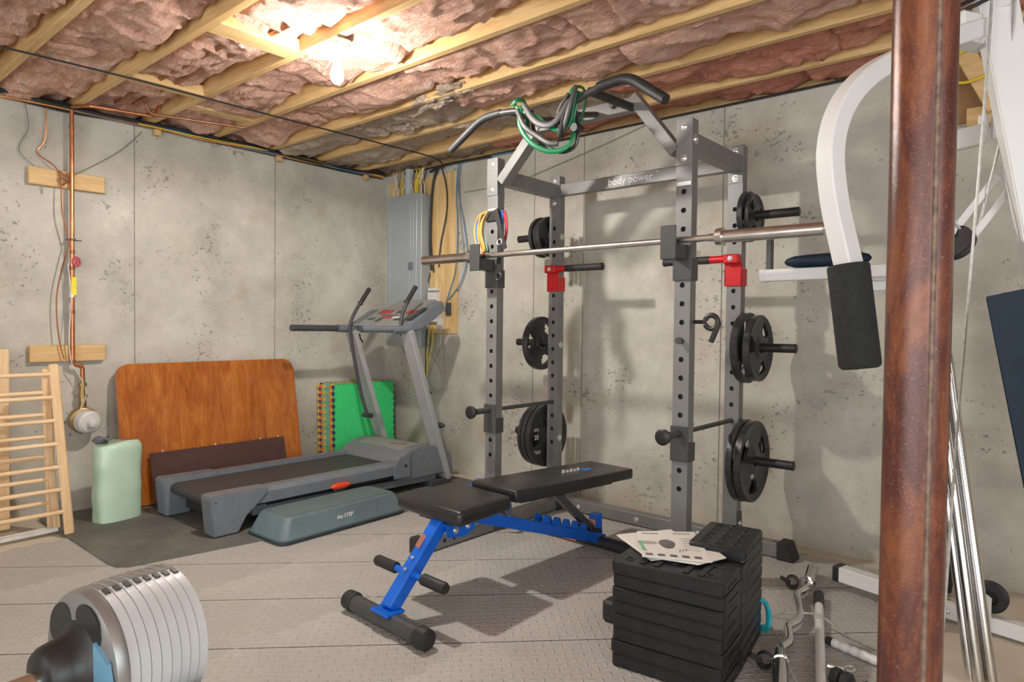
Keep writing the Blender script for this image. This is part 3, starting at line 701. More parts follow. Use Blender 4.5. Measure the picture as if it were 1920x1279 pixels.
# ------------------------------------------------------------------ bench
bn = thing('weight_bench', (-2.0, 2.3, 0), 'adjustable weight bench with black pads on a blue frame', 'bench')
bx = -1.995
m_ = MB(); m_.cyl((bx-.25, 1.613, .038), (bx+.24, 1.613, .038), .034, 20); m_.build('front_foot', m_steel2, bn)
for xx, s_ in ((bx-.262, 1), (bx+.252, -1)):
    MB().lathe((xx, 1.613, .040), (s_, 0, 0), [(0, .030), (.004, .038), (.05, .040), (.056, .036)], 20).build('end_cap', m_rub, bn)
m_ = MB(); m_.cyl((bx-.31, 2.945, .038), (bx+.27, 2.945, .038), .032, 20); m_.build('rear_foot', m_rub, bn)
MB().lathe((bx-.33, 2.945, .038), (1, 0, 0), [(0, .03), (.003, .036), (.05, .037)], 20).build('end_cap', m_rub, bn)
MB().cyl((bx-.26, 2.945, .038), (bx-.12, 2.945, .038), .0335, 20).build('warning_label', m_label, bn)
fp = MB().beam((bx, 1.625, .075), (bx, 1.875, .355), .052, .060, (1, 0, 0), .003).build('front_post', m_blue, bn)
MB().box((bx-.055, 1.575, .066), (bx+.055, 1.66, .078), .003).build('foot_plate', m_blue, bn)
dv = V((0, .25, .28)).normalized(); nv = V((0, -.28, .25)).normalized()
pq = V((bx, 1.625, .075))+dv*.27+nv*.0305
lb = MB().beam(pq-dv*.028, pq+dv*.028, .040, .0012, (1, 0, 0)).build('warning_label', m_label, bn)
for dq in (-.016, 0, .014): MB().beam(pq+dv*(dq-.003)+nv*.0009, pq+dv*(dq+.003)+nv*.0009, .032, .0006, (1, 0, 0)).build('print_line', m_labelw, lb)
for q in (.15, .20, .12): bolt(V((bx, 1.625, .075))+dv*q+nv*.030, nv, fp, .005) if q != .12 else None
# foot roller through the front post
MB().cyl((bx-.20, 1.722, .185), (bx+.20, 1.722, .185), .014, 14).build('roller_bar', m_blue, bn)
MB().cyl((bx-.045, 1.722, .185), (bx+.045, 1.722, .185), .018, 14).build('roller_sleeve', m_blue, bn)
for s_ in (-1, 1): MB().lathe((bx+s_*.085, 1.722, .185), (s_, 0, 0), [(0, .020), (.002, .0225), (.125, .0225), (.132, .019), (.133, .006)], 18).build('foam_grip', m_rub, bn)
# seat bracket
m_ = MB()
for s_ in (-1, 1): m_.prism([(bx+s_*.045-.002, 1.865, .355), (bx+s_*.045-.002, 2.035, .355), (bx+s_*.045-.002, 2.025, .310), (bx+s_*.045-.002, 1.965, .288), (bx+s_*.045-.002, 1.875, .30)], (.004, 0, 0))
m_.box((bx-.045, 1.87, .345), (bx+.045, 2.04, .355)); m_.build('seat_bracket', m_blue, bn)
for s_ in (1,): bolt((bx+.047, 1.92, .322), (1, 0, 0), bn, .010); bolt((bx+.047, 1.985, .328), (1, 0, 0), bn, .008)
MB().box((bx-.13, 1.87, .356), (bx+.08, 2.10, .370), .002).build('seat_board', m_black, bn)
def pad(x0, x1, pts, th, name, tap=0, bev=.018, nseg=3):
    """upholstered pad: pts are the (y, z) of its two top ends; tap narrows the far end"""
    (ya, za), (yb, zb_) = pts; m_ = MB(); vv = []
    for (y, z), tp in (((ya, za), 0), ((yb, zb_), tap)):
        vv += [(x0+tp, y, z-th), (x1-tp, y, z-th), (x1-tp, y, z), (x0+tp, y, z)]
    vs, fs = m_.add(vv, ((0, 1, 2, 3), (7, 6, 5, 4), (0, 4, 5, 1), (1, 5, 6, 2), (2, 6, 7, 3), (3, 7, 4, 0)))
    bmesh.ops.bevel(m_.bm, geom=list({e for f in fs for e in f.edges}), offset=bev, segments=nseg, affect='EDGES', profile=.5)
    return m_.build(name, m_vinyl, bn, 50)
pad(bx-.245, bx+.165, ((1.835, .434), (2.160, .440)), .064, 'seat_pad', .03, .021)
bp = pad(bx-.165, bx+.125, ((2.195, .450), (3.09, .416)), .055, 'back_pad', 0, .012)
MB().beam((bx-.02, 2.26, .384), (bx-.02, 2.95, .358), .22, .012, (0, 0, 1), .002).build('back_board', m_black, bn)
tl = V((0, .915, -.036)).normalized(); pn = V((0, .036, .915)).normalized()
for k, (u_, w_, l_) in enumerate(((-.02, .030, .022), (.012, .022, .02), (.042, .03, .02), (.07, .022, .018), (.098, .028, .02))):
    cpt = V((bx-.015, 2.70, .450))+tl*u_; cpt.z = .450-(cpt.y-2.195)*.038+.0008
    MB().beam(cpt-tl*l_*.5, cpt+tl*l_*.5, w_, .001, (1, 0, 0)).build('logo_stroke', m_textw, bp)
cpt = V((bx-.015, 2.845, .450-(.65)*.038+.0008)); MB().prism([cpt+V((-.03, -.02, 0)), cpt+V((.03, -.02, 0)), cpt+V((.03, .035, -.0013)), cpt+V((.0, .055, -.002))], (0, 0, .0008)).build('logo_mark', m_bandb, bp)
# main beam with ladder notches
Pm, Qm = V((bx, 2.03, .356)), V((bx, 2.985, .042))
MB().beam(Pm, Qm, .052, .055, (1, 0, 0), .003).build('main_beam', m_blue, bn)
db = (Qm-Pm).normalized(); nb = V((0, -db.z, db.y)); nb = nb if nb.z > 0 else -nb
for k in range(5):
    ld = MB()
    p0 = Pm+db*(.46+.075*k)+nb*.0265
    for s_ in (-1, 1):
        xx = bx+s_*.026-.003
        poly_ = [p0, p0+db*.062, p0+db*.062+nb*.012, p0+db*.045+nb*.034, p0+db*.012+nb*.034]
        ld.prism([(xx, q.y, q.z) for q in poly_], (.006, 0, 0)) if s_ < 0 else MB().prism([(xx, q.y, q.z) for q in poly_], (.006, 0, 0)).build('ladder_tooth', m_blue, bn)
    ld.build('ladder_tooth', m_blue, bn)
MB().beam((bx, 2.58, .365), (bx, 2.90, .110), .036, .036, (1, 0, 0), .003).build('strut', m_steel2, bn)
MB().cyl((bx-.09, 2.895, .112), (bx+.06, 2.895, .112), .011, 12).build('strut_pin', m_rub, bn)
rp = MB().beam((bx, 2.935, .05), (bx, 2.93, .185), .055, .05, (1, 0, 0), .003).build('rear_post', m_blue, bn)
MB().box((bx-.019, 2.901, .115), (bx+.019, 2.9035, .160)).build('warning_label', m_label, bn)

# the bench stands a few degrees askew: turn it about its front foot
aq = math.radians(-3.2); pv = V((bx, 1.613, 0)); bn.rotation_euler.z = aq; bn.location = pv + Matrix.Rotation(aq, 3, 'Z') @ (V((-2.0, 2.3, 0))-pv)

# ------------------------------------------------------------------ step platform
stp = thing('aerobic_step', (-3.312, 2.265, 0.008), 'grey-green plastic aerobic step platform beside the treadmill', 'aerobic step')
def loft_rect(m_, levels, seg=5):
    rings = []
    for (x0, y0, x1, y1, r, z) in levels:
        ring_ = []
        for (cx_, cy_, a0) in ((x1-r, y1-r, 0), (x0+r, y1-r, PI/2), (x0+r, y0+r, PI), (x1-r, y0+r, 1.5*PI)):
            for k in range(seg+1):
                t = a0+k/seg*PI/2; ring_.append((cx_+r*math.cos(t), cy_+r*math.sin(t), z))
        rings.append(ring_)
    n = len(rings[0]); vv = [v for g_ in rings for v in g_]; ff = []
    for i in range(len(rings)-1):
        for k in range(n): ff.append((i*n+k, i*n+(k+1) % n, (i+1)*n+(k+1) % n, (i+1)*n+k))
    ff += [tuple(range(n-1, -1, -1)), tuple((len(rings)-1)*n+k for k in range(n))]
    m_.add(vv, ff); return m_
RM = Matrix.Translation((-3.312, 2.265, 0.008)) @ Matrix.Rotation(math.radians(2), 4, 'Z')
m_ = MB(RM); loft_rect(m_, [(-.172, -.43, .172, .43, .05, .012), (-.172, -.43, .172, .43, .05, .022), (-.168, -.425, .168, .425, .05, .028), (-.138, -.385, .138, .385, .045, .115), (-.128, -.375, .128, .375, .04, .123)]); stb = m_.build('platform', m_step, stp, 30)
m_ = MB(RM); loft_rect(m_, [(-.176, -.435, .176, .435, .05, .001), (-.176, -.435, .176, .435, .05, .012)]); m_.build('base_rim', m_stepd, stp)
m_ = MB(RM); loft_rect(m_, [(-.108, -.35, .108, .35, .03, .123), (-.108, -.35, .108, .35, .03, .1245)]); m_.build('tread_surface', m_step, stp)
text('the STEP', .030, RM @ axes((.1560, -.02, .068), (0, 1, 0), (-.030, 0, .088)), m_textw, 'lettering', stp, shear=.3)
# black mat under the treadmill
m_ = MB(); m_.prism([(-4.62, 1.16, .001), (-3.50, 1.16, .001), (-3.44, 1.17, .001), (-3.40, 1.21, .001), (-3.22, 2.30, .001), (-3.10, 3.30, .001), (-3.45, 3.58, .001), (-4.60, 3.55, .001)], (0, 0, .007)); o = m_.build('rubber_mat', m_mat)
tag(o, 'dark patterned rubber mat lying under the treadmill', 'mat')

# ------------------------------------------------------------------ treadmill
tm = thing('treadmill', (-3.80, 2.5, .008), 'old grey treadmill with upright handles and moving arm poles near the corner', 'treadmill')
tx0, tx1 = -4.19, -3.50
for s_, xo, xi in ((1, tx1, tx1-.095), (-1, tx0, tx0+.095)):
    lo, hi = min(xo, xi), max(xo, xi)
    # side rail: an extruded profile
    prof = [(xo, .145), (xo, .205), (xo-s_*.02, .228), (xi, .228), (xi, .198), (xi, .145)]
    m_ = MB(); m_.prism([(x, 1.84, z) for x, z in prof], (0, 1.16, 0)); m_.build('side_rail', m_tmgrey, tm)
    m_ = MB(); m_.prism([(xo+s_*.012, 1.66, .014), (xo+s_*.012, 1.80, .014), (xo+s_*.012, 1.835, .10), (xo+s_*.012, 1.89, .13), (xo+s_*.012, 1.97, .205), (xo+s_*.012, 1.975, .232), (xo+s_*.012, 1.655, .236), (xo+s_*.012, 1.64, .225)], (-s_*.115, 0, 0), .006); ec = m_.build('rear_end_cap', m_tmgrey, tm)
    MB().cyl((xo+s_*.0125, 1.67, .20), (xo+s_*.014, 1.67, .20), .004, 8).build('screw', m_black, ec)
    MB().prism([(xo-s_*.03, 1.90, .075), (xo-s_*.03, 3.30, .045), (xo-s_*.03, 3.30, .085), (xo-s_*.03, 1.90, .13)], (-s_*.04, 0, 0), .003).build('lower_rail', m_tmgrey, tm)
MB().box((tx0+.09, 1.70, .150), (tx1-.09, 3.05, .196), .004).build('deck_board', m_tmdk, tm)
m_ = MB(); m_.tube([(tx0+.10, 1.715, .172), (tx1-.10, 1.715, .172)], .032, 20); m_.box((tx0+.10, 1.715, .197), (tx1-.10, 3.02, .205)); m_.build('belt', m_belt, tm)
MB().box((tx0+.16, 1.75, .06), (tx1-.16, 3.2, .145), .004).build('underframe', m_black, tm)
for s_, xo in ((1, tx1), (-1, tx0)): MB().box((min(xo-s_*.03, xo-s_*.05), 1.98, .118), (max(xo-s_*.03, xo-s_*.05), 3.25, .150), .001).build('gap_dark_strip', m_black, tm)  # black strip stands in for the dark of the gap between the rails
# motor hood
hp = [(2.93, .20), (2.96, .245), (3.03, .285), (3.12, .305), (3.22, .30), (3.35, .27), (3.43, .22), (3.45, .09), (2.95, .09)]
m_ = MB(); m_.prism([(tx0+.005, y, z) for y, z in hp], (tx1-tx0-.01, 0, 0), .008); hd = m_.build('motor_hood', m_tmgrey, tm, 40)
MB().prism([(tx0+.10, y, z+.003) for y, z in hp[2:5]]+[(tx0+.10, 3.22, .296), (tx0+.10, 3.03, .28)], (tx1-tx0-.2, 0, 0)).build('hood_panel', m_cons, hd)
MB().beam((tx1-.30, 3.10, .3035), (tx1-.16, 3.13, .3075), .03, .002).build('hood_print', m_btnred, hd)
m_ = MB(); m_.prism([(tx1+.001, y, z) for y, z in ((2.88, .12), (2.88, .20), (2.93, .262), (3.02, .275), (3.02, .12))], (.014, 0, 0), .004); m_.build('side_cover', m_tmgrey, tm)
MB().cyl((tx1+.015, 2.975, .20), (tx1+.018, 2.975, .20), .010, 10).build('screw', m_black, tm)
m_ = MB(); m_.box((tx0+.01, 3.22, .006), (tx1+.005, 3.40, .05), .004); m_.build('front_foot', m_tmdk, tm)
# red latch
m_ = MB(); m_.lathe((tx1+.028, 2.37, .160), (0, 1, 0), [(0, .002), (.012, .012), (.04, .020), (.075, .022), (.11, .020), (.138, .012), (.15, .002)], 16); m_.build('lift_latch', pm('orange_red_plastic', (.72, .06, .02), .3), tm)
MB().box((tx1-.002, 2.41, .12), (tx1+.022, 2.48, .155), .003).build('latch_bracket', m_tmdk, tm)
# uprights (raked back) and handles
for s_, x in ((1, -3.535), (-1, -4.17)):
    up_ = MB().beam((x, 3.39, .045), (x, 3.02, 1.115), .040, .108, (1, 0, 0), .004).build('upright_post', m_ltgrey, tm)
    for zz in (.34, .40, .075): MB().cyl((x+.020, 3.385-(zz-.045)*.346, zz), (x+.023, 3.385-(zz-.045)*.346, zz), .005, 8).build('screw', m_black, up_)
    pth = smooth_path([(x, 2.90, 1.125), (x, 3.0, 1.125), (x-.0*s_, 3.09, 1.15), (x-.0*s_, 3.17, 1.20), (x, 3.24, 1.245)], 5)
    MB().tube(pth, .028, 14, flat=.034, hint=(1, 0, 0)).build('hand_support', m_tmgrey, tm)
    y0 = 2.64 if s_ > 0 else 2.53
    MB().tube([(x, y0, 1.127), (x, 2.92, 1.125)], .0225, 16).build('handrail', m_tmdk if s_ < 0 else m_tmgrey, tm)
    MB().lathe((x, y0, 1.127), (0, -1, 0), [(0, .0225), (.006, .0225), (.01, .018)], 14).build('end_cap', m_tmdk, tm)
    # moving arm pole
    xa = x-s_*.055
    pole_ = smooth_path([(xa-s_*.02, 3.12, .47), (xa-s_*.0, 3.08, .62), (xa, 3.035, .80), (xa, 2.985, 1.03), (xa, 2.975, 1.16), (xa, 3.03, 1.27), (xa, 3.085, 1.34)] if s_ < 0 else [(x-.045, 3.262, .47), (x-.045, 3.20, .64), (x-.045, 3.14, .80), (x-.045, 3.065, 1.0), (x-.05, 3.01, 1.12), (xa, 3.03, 1.24), (xa, 3.085, 1.34)], 5)
    MB().tube(pole_, .0125, 12).build('arm_pole', m_tmdk, tm)
    MB().tube([(xa, 3.065, 1.315), (xa, 3.145, 1.425)], .0165, 14).build('pole_grip', m_rub, tm)
    MB().lathe((xa, 3.062, 1.312), (0, .08, .11), [(-.004, .020), (.004, .021), (.008, .018)], 14).build('grip_collar', m_tmdk, tm)
    MB().cyl((xa+.06, 3.125, .47), (x+.020, 3.125, .47), .018, 14).build('pivot', m_tmdk, tm) if s_ < 0 else MB().cyl((x-.07, 3.262, .47), (x-.02, 3.262, .47), .018, 14).build('pivot', m_tmdk, tm)
MB().lathe((-4.15, 3.06, 1.07), (1, 0, 0), [(0, .012), (.012, .018), (.022, .018), (.024, .01)], 12).build('knob', m_black, tm)
MB().beam((-4.13, 3.06, 1.07), (-4.13, 3.10, 1.02), .008, .008).build('pull_pin', m_black, tm)
MB().lathe((-3.50, 3.345, .43), (1, 0, 0), [(-.06, .02), (-.03, .022), (.0, .012)], 12).build('knob', m_tmdk, tm)
# console
def cpt_(u, v, h=0):   # u across 0..1, v up the slope 0..1
    return V((-4.10+u*.50, 3.03+v*.235, 1.165+v*.125)) + V((0, -.125, .235)).normalized()*h
m_ = MB(); m_.prism([cpt_(0, 0), cpt_(0, 1), cpt_(0, 1)+V((0, .06, -.01)), cpt_(0, 1)+V((0, .05, -.10)), cpt_(0, 0)+V((0, .03, -.045)), cpt_(0, 0)+V((0, 0, -.03))], (.50, 0, 0), .006); cs = m_.build('console', m_cons, tm)
def cpanel(name, u0, u1, v0, v1, mat, h=.002):
    m_ = MB(); A = [cpt_(u0, v0), cpt_(u1, v0), cpt_(u1, v1), cpt_(u0, v1)]; m_.prism(A, V((0, -.125, .235)).normalized()*h); return m_.build(name, mat, cs)
cpanel('display', .12, .42, .56, .80, m_btnred); cpanel('display', .52, .68, .60, .76, m_screen); cpanel('display', .74, .93, .56, .78, m_btnred)
cpanel('button', .10, .24, .20, .34, m_screen); cpanel('button', .32, .42, .10, .32, m_screen); cpanel('print', .36, .58, .28, .42, m_btnred); cpanel('button', .70, .88, .18, .28, m_screen); cpanel('button', .60, .74, .30, .40, m_whitep)
cpanel('dark_line', .28, .66, .46, .49, m_screen)
MB().tube([(-4.11, 3.015, 1.152), (-3.60, 3.015, 1.152)], .011, 12).build('front_rail', m_cons, tm)
m_ = MB(); m_.prism([(-4.05, 3.265, 1.288), (-3.63, 3.265, 1.288), (-3.61, 3.36, 1.345), (-4.02, 3.36, 1.345)], (0, .012, -.01), .003); m_.build('book_rest', m_cons, tm)
m_ = MB(); m_.prism([(-3.60, 3.02, 1.165), (-3.60, 3.25, 1.29), (-3.60, 3.33, 1.335), (-3.60, 3.36, 1.27), (-3.60, 3.25, 1.20), (-3.60, 3.12, 1.12), (-3.60, 3.0, 1.10)], (.10, 0, 0), .012); m_.build('side_wing', m_tmgrey, tm, 50)
m_ = MB(); m_.prism([(-4.20, 3.02, 1.155), (-4.20, 3.22, 1.27), (-4.20, 3.28, 1.27), (-4.20, 3.25, 1.20), (-4.20, 3.12, 1.12), (-4.20, 3.0, 1.10)], (.09, 0, 0), .012); m_.build('side_wing', m_tmgrey, tm, 50)
m_ = MB(); m_.prism([(-3.58, 3.05, 1.188), (-3.53, 3.05, 1.188), (-3.53, 3.20, 1.272), (-3.58, 3.20, 1.272)], (0, -.004, .006)); m_.build('cup_recess', m_screen, tm)
# small green bundle under the deck
o = thing('garden_toy', (-3.98, 2.05, .008), 'small green and red odds lying under the treadmill tail', 'toy')
MB().tube(smooth_path([(-4.06, 1.96, .025), (-4.0, 2.02, .03), (-3.93, 2.04, .022), (-3.87, 2.10, .025)], 4), .012, 8).build('green_cord', m_green, o)
MB().tube(smooth_path([(-4.02, 1.93, .022), (-3.96, 1.95, .026), (-3.93, 2.0, .02)], 4), .008, 8).build('red_cord', m_wred, o)

# ------------------------------------------------------------------ things against the left wall
def lean(y, xb, zb_, xt, zt): # frame for a panel leaning on the left wall: x axis = +Y, y axis = up the panel
    return axes((xb, y, zb_), (0, 1, 0), (xt-xb, 0, zt-zb_))
def rrect(w, h, r, seg=7, r2=None):
    pts = []
    for cx_, cy_, a0, rr_ in ((w-r, h-r, 0, r), (r, h-r, PI/2, r), (r, r, PI, r), (w-r, r, 1.5*PI, r)):
        for k in range(seg+1): t = a0+k/seg*PI/2; pts.append((cx_+r*math.cos(t), cy_+r*math.sin(t)))
    return pts
Mt = lean(1.555, -4.448, .009, -4.606, .885)
m_ = MB(Mt); m_.prism([(x, y, .0) for x, y in rrect(1.225, .89, .075)], (0, 0, .034), .007); o = m_.build('folding_tabletop', m_table, None, 40)
tag(o, 'large orange-brown varnished tabletop with rounded corners leaning on the left wall', 'tabletop')
Mb = lean(1.70, -4.345, .009, -4.43, .33)
o = thing('brown_board', (-4.34, 2.1, .008), 'low dark brown laminate board leaning against the tabletop', 'board')
m_ = MB(Mb); m_.box((0, 0, -.006), (.92, .335, .008), .001); m_.build('panel', m_brown, o)
for q in (.08, .42, .74, .88): MB(Mb).cyl((q, .335, 0), (q, .347, 0), .003, 8).build('dowel_pin', m_textw, o)
# mint bag standing
bg = thing('wrapped_cushion', (-4.30, 1.49, .008), 'mint green film-wrapped foam bundle standing on end beside the tabletop', 'bundle')
def bagf(u, v):
    t = u*2*PI; zz = .009+v*.445
    sx_, sy_ = .082, .126
    k = 3.0; cc, ss = math.cos(t), math.sin(t); q = (abs(cc)**k+abs(ss)**k)**(-1/k)
    w_ = 1+.02*math.sin(zz*30+3*math.sin(t))*(.5+v)+.018*noise.noise(V((cc*2, ss*2, zz*14)))
    x = sx_*cc*q*w_; y = sy_*ss*q*w_ + .010*noise.noise(V((zz*9, 2, 1)))
    top = max(0, (v-.93)/.07); x *= (1-.25*top*top); y *= (1-.05*top*top)
    Rz = math.radians(12)
    return (-4.285+x*math.cos(Rz)-y*math.sin(Rz)*1, 1.466+x*math.sin(Rz)+y*math.cos(Rz), zz+.012*math.sin(t*2+1)*v)
m_ = MB(); m_.grid(bagf, 48, 26)
n_ = 27; ring_t = [m_.bm.verts[:][i*n_+26] if False else None for i in range(0)]
m_.bm.verts.ensure_lookup_table()
bmesh.ops.remove_doubles(m_.bm, verts=m_.bm.verts[:], dist=.0004)
bmesh.ops.holes_fill(m_.bm, edges=[e for e in m_.bm.edges if e.is_boundary], sides=0)
m_.build('film', m_mint, bg, 60)
rp_ = thing('rope_coil', (-4.33, 1.40, .45), 'small coil of grey rope on the mint green bundle', 'rope')
rr_ = random.Random(3)
for q in range(4):
    pts = [(-4.315+.030*math.cos(t)*(1+.2*rr_.random())+.008*q, 1.385+.035*math.sin(t)+.004*q, .468+.010*q*.6+.006*math.sin(3*t+q)) for t in [i*2*PI/10 for i in range(10)]]
    MB().loop(pts, .0055, 6).build('strand', m_rope, rp_)
# green and multicoloured play tiles stacked in the corner
pc = [m_yellow, m_dkblue, m_orange, m_teal, m_yellow, m_teal, m_teal, m_teal, m_orange, m_yellow, m_dkblue, m_green]
nmz = ['yellow', 'navy', 'orange', 'teal', 'yellow', 'teal', 'teal', 'teal', 'orange', 'yellow', 'navy', 'green']
TH = .0185; W_ = .56; H_ = .655
def toothed(w, h, ph, nt_=13, am=.010):
    pts = []
    def edge(ax, ay, bx_, by_):
        dx, dy = bx_-ax, by_-ay; L_ = math.hypot(dx, dy); nx_, ny_ = dy/L_, -dx/L_
        for i in range(nt_*2):
            s_ = am if (i+ph) % 2 == 0 else 0
            for f_ in (.02, .98): t = (i+f_)/(nt_*2); pts.append((ax+dx*t+nx_*s_, ay+dy*t+ny_*s_))
    edge(0, 0, w, 0); edge(w, 0, w, h); edge(w, h, 0, h); edge(0, h, 0, 0); return pts
pos_ = ['against the wall', 'second from the wall', 'third from the wall', 'fourth from the wall', 'fifth from the wall', 'sixth from the wall', 'seventh from the wall', 'fifth from the front', 'fourth from the front', 'third from the front', 'just behind the front one', 'in front']
for k, mm in enumerate(pc):
    xb = -4.640+k*.0200; Mk = lean(3.045+.004*(k % 2), xb+.02, .022, xb+.002, .68)
    m_ = MB(Mk); m_.prism([(x, y, 0) for x, y in toothed(W_, H_, k % 2)], (0, 0, TH)); o = m_.build('play_tile', mm)
    tag(o, '%s foam play tile %s in the stack standing in the corner' % (nmz[k], pos_[k]), 'foam tile', 'foam play tiles standing in the corner')
# board cleats, pipe and water meter on the left wall
for z0, lab in ((1.948, 'upper short pine board fixed to the left wall behind the copper pipe'), (.915, 'lower short pine board fixed to the left wall above the water meter')):
    o = MB().box((XL+.0005, 1.125, z0), (XL+.040, 1.520, z0+.098), .003).build('pine_cleat', m_lum); tag(o, lab, 'wood board')
pp = thing('water_pipe', (-4.60, 1.315, .55), 'vertical copper water pipe with valves on the left wall', 'pipe')
px_, py_ = XL+.062, 1.335
MB().tube(round_path([(px_, py_, 2.43), (px_, py_, .90), (px_, py_+.052, .885), (px_, py_+.052, .78)], .022, 6), .0125, 12).build('riser', m_copper, pp)
for zz in (2.30, 1.56, 1.46, 1.20, .905): MB().cyl((px_, py_, zz), (px_, py_, zz+.022), .0150, 12).build('fitting', m_cdull, pp)
MB().lathe((px_, py_+.052, .815), (0, 0, -1), [(0, .015), (.03, .015), (.031, .024), (.05, .024), (.051, .019), (.10, .020), (.101, .026), (.118, .026), (.119, .018), (.15, .020)], 8).build('brass_union', m_brass, pp)
MB().lathe((px_+.012, py_, 1.51), (1, 0, 0), [(0, .008), (.03, .008)], 8).build('stem', m_brass, pp)
m_ = MB(); m_.tube([(px_+.042, py_+.020*math.cos(t)+.01, 1.51+.026*math.sin(t)) for t in [2*PI*i/14 for i in range(15)]], .006, 6)
hw = m_.build('handwheel', m_valve, pp)
for q in range(3):
    t = q*PI/3; MB().cyl((px_+.042, py_+.01-.020*math.cos(t), 1.51-.026*math.sin(t)), (px_+.042, py_+.01+.020*math.cos(t), 1.51+.026*math.sin(t)), .004, 6).build('spoke', m_valve, hw)
MB().box((px_+.010, py_-.010, 1.31), (px_+.020, py_+.018, 1.42), .003).build('lever', m_yel, pp)
MB().lathe((px_, py_, 1.30), (0, 0, 1), [(0, .02), (.05, .02)], 8).build('ball_valve', m_zinc, pp)
mt_ = thing('water_meter', (-4.56, 1.42, .60), 'round white water meter below the brass union on the left wall', 'water meter')
MB().lathe((XL+.012, 1.390, .565), (1, 0, -.12), [(0, .068), (.03, .078), (.07, .078), (.075, .07)], 24).build('body', m_brass, mt_)
MB().lathe((XL+.085, 1.392, .555), (1, .25, -.1), [(0, .070), (.005, .072), (.05, .068), (.062, .055), (.064, .03), (.09, .026), (.095, .018)], 28).build('cover', m_whitep, mt_)
MB().cyl((px_, py_+.052, .625), (px_, py_+.052, .67), .02, 14).build('neck', m_brass, mt_)
# thin wires on the left wall
def wire(name, label, pts, r, mat, cat='cable', grp=None, k=5):
    o = MB().tube(smooth_path(pts, k), r, 6).build(name, mat); return tag(o, label, cat, grp)
wire('ground_wire', 'thin copper wire wavering beside the water pipe down to the lower board', [(-4.64, 1.22, 2.43), (-4.645, 1.21, 2.22), (-4.65, 1.175, 2.13), (-4.615, 1.27, 2.035), (-4.59, 1.28, 1.80), (-4.595, 1.315, 1.62), (-4.60, 1.30, 1.55), (-4.61, 1.255, 1.30), (-4.605, 1.265, 1.05), (-4.60, 1.29, .93)], .004, m_copper)
wire('grey_wire', 'thin grey wire drooping to the upper board on the left wall', [(-4.645, 1.11, 2.42), (-4.645, 1.13, 2.27), (-4.65, 1.085, 2.13), (-4.64, 1.17, 2.03), (-4.655, 1.20, 1.9)], .0028, m_wg)
wire('grey_wire', 'thin grey wire slanting up to the right from the upper board', [(-4.62, 1.35, 2.03), (-4.645, 1.50, 2.14), (-4.645, 1.63, 2.25), (-4.64, 1.74, 2.38)], .0028, m_wg)
wire('white_wire', 'thin white wire beside the copper pipe above the lower board', [(-4.60, 1.31, 1.5), (-4.59, 1.325, 1.3), (-4.585, 1.31, 1.05), (-4.59, 1.325, .90)], .003, m_ww)
wire('wire_tangle', 'knot of thin wires on the upper board', [(-4.61, 1.27, 2.04), (-4.60, 1.31, 2.0), (-4.615, 1.29, 1.96), (-4.60, 1.27, 2.0), (-4.61, 1.33, 1.98), (-4.60, 1.30, 2.03)], .004, m_cdull)
wire('ground_wire', 'thin wire running from the pipe behind the tabletop near the meter', [(-4.585, 1.325, .90), (-4.59, 1.40, .74), (-4.57, 1.36, .62), (-4.60, 1.33, .50)], .003, m_ww)
o = thing('pipe_clamp', (-4.60, 1.33, 1.63), 'dark ground clamp round the copper pipe at mid height', 'clamp')
MB().lathe((px_, py_, 1.635), (0, 0, 1), [(0, .019), (.014, .019)], 10).build('band', m_steel2, o); MB().cyl((px_, py_-.035, 1.64), (px_, py_+.05, 1.64), .0035, 6).build('screw', m_steel2, o)
# copper lines and bundles along the head of the left wall
o = MB().tube([(-4.625, .55, 2.418), (-4.625, 3.66, 2.418)], .0095, 10).build('copper_line', m_copper); tag(o, 'long copper line running along the top of the left wall', 'pipe')
o = MB().tube(round_path([(-4.585, 1.33, 2.425), (-4.48, 1.40, 2.425), (-4.40, 1.72, 2.425), (-4.40, 1.75, 2.50)], .02), .0095, 10).build('copper_line', m_copper); tag(o, 'bright copper branch line under the second joist near the pipe', 'pipe')
o = MB().tube(round_path([(-4.36, 1.60, 2.60), (-4.36, 1.68, 2.425), (-4.33, 1.78, 2.425), (-4.20, 2.20, 2.43)], .02), .008, 10).build('copper_line', m_cdull); tag(o, 'dull copper branch crossing under the joist beside the blocking', 'pipe')
for k, (x0, y0, x1) in enumerate(((-4.45, 1.52, -3.0), (-4.40, 1.60, -2.7))):
    o = MB().tube([(x0, y0, 2.47), (x1, y0+.02, 2.475)], .012, 10).build('copper_line', m_cdull); tag(o, 'dull brown copper tube, %s one of the pair lying in the joist bay' % ('left' if k == 0 else 'right'), 'pipe')
for y, lab in ((1.83, 'first'), (2.70, 'second'), (3.50, 'third')):
    o = MB().cbox((XL+.030, y, 2.40), (.035, .04, .055), .002).build('wood_peg', m_lum); tag(o, 'small wooden peg under the wall-top cables, %s from the left' % lab, 'peg')
bund = [(m_wb, 'thick black', .014, -4.635, 2.448), (m_wb, 'black', .010, -4.60, 2.442), (m_wg, 'grey', .0045, -4.62, 2.437), (m_ww, 'white', .004, -4.64, 2.436), (m_wbl, 'blue', .004, -4.605, 2.432), (m_wy, 'yellow', .0035, -4.60, 2.428), (m_wb, 'thin black', .007, -4.645, 2.425), (m_wor, 'orange', .004, -4.61, 2.426)]
for k, (mm, cn, r, x, z) in enumerate(bund):
    rr_ = random.Random(90+k); ys = [.5, .9, 1.3, 1.7, 2.1, 2.5, 2.9, 3.3, 3.66]
    if cn in ('blue', 'yellow'): ys = ys[3:]
    pts = [(x+rr_.uniform(-.008, .008), y, z-rr_.uniform(.0, .028)) for y in ys]
    wire('electric_cable', '%s cable in the bundle along the top of the left wall' % cn, pts, r, mm, grp='cables along the left wall top')
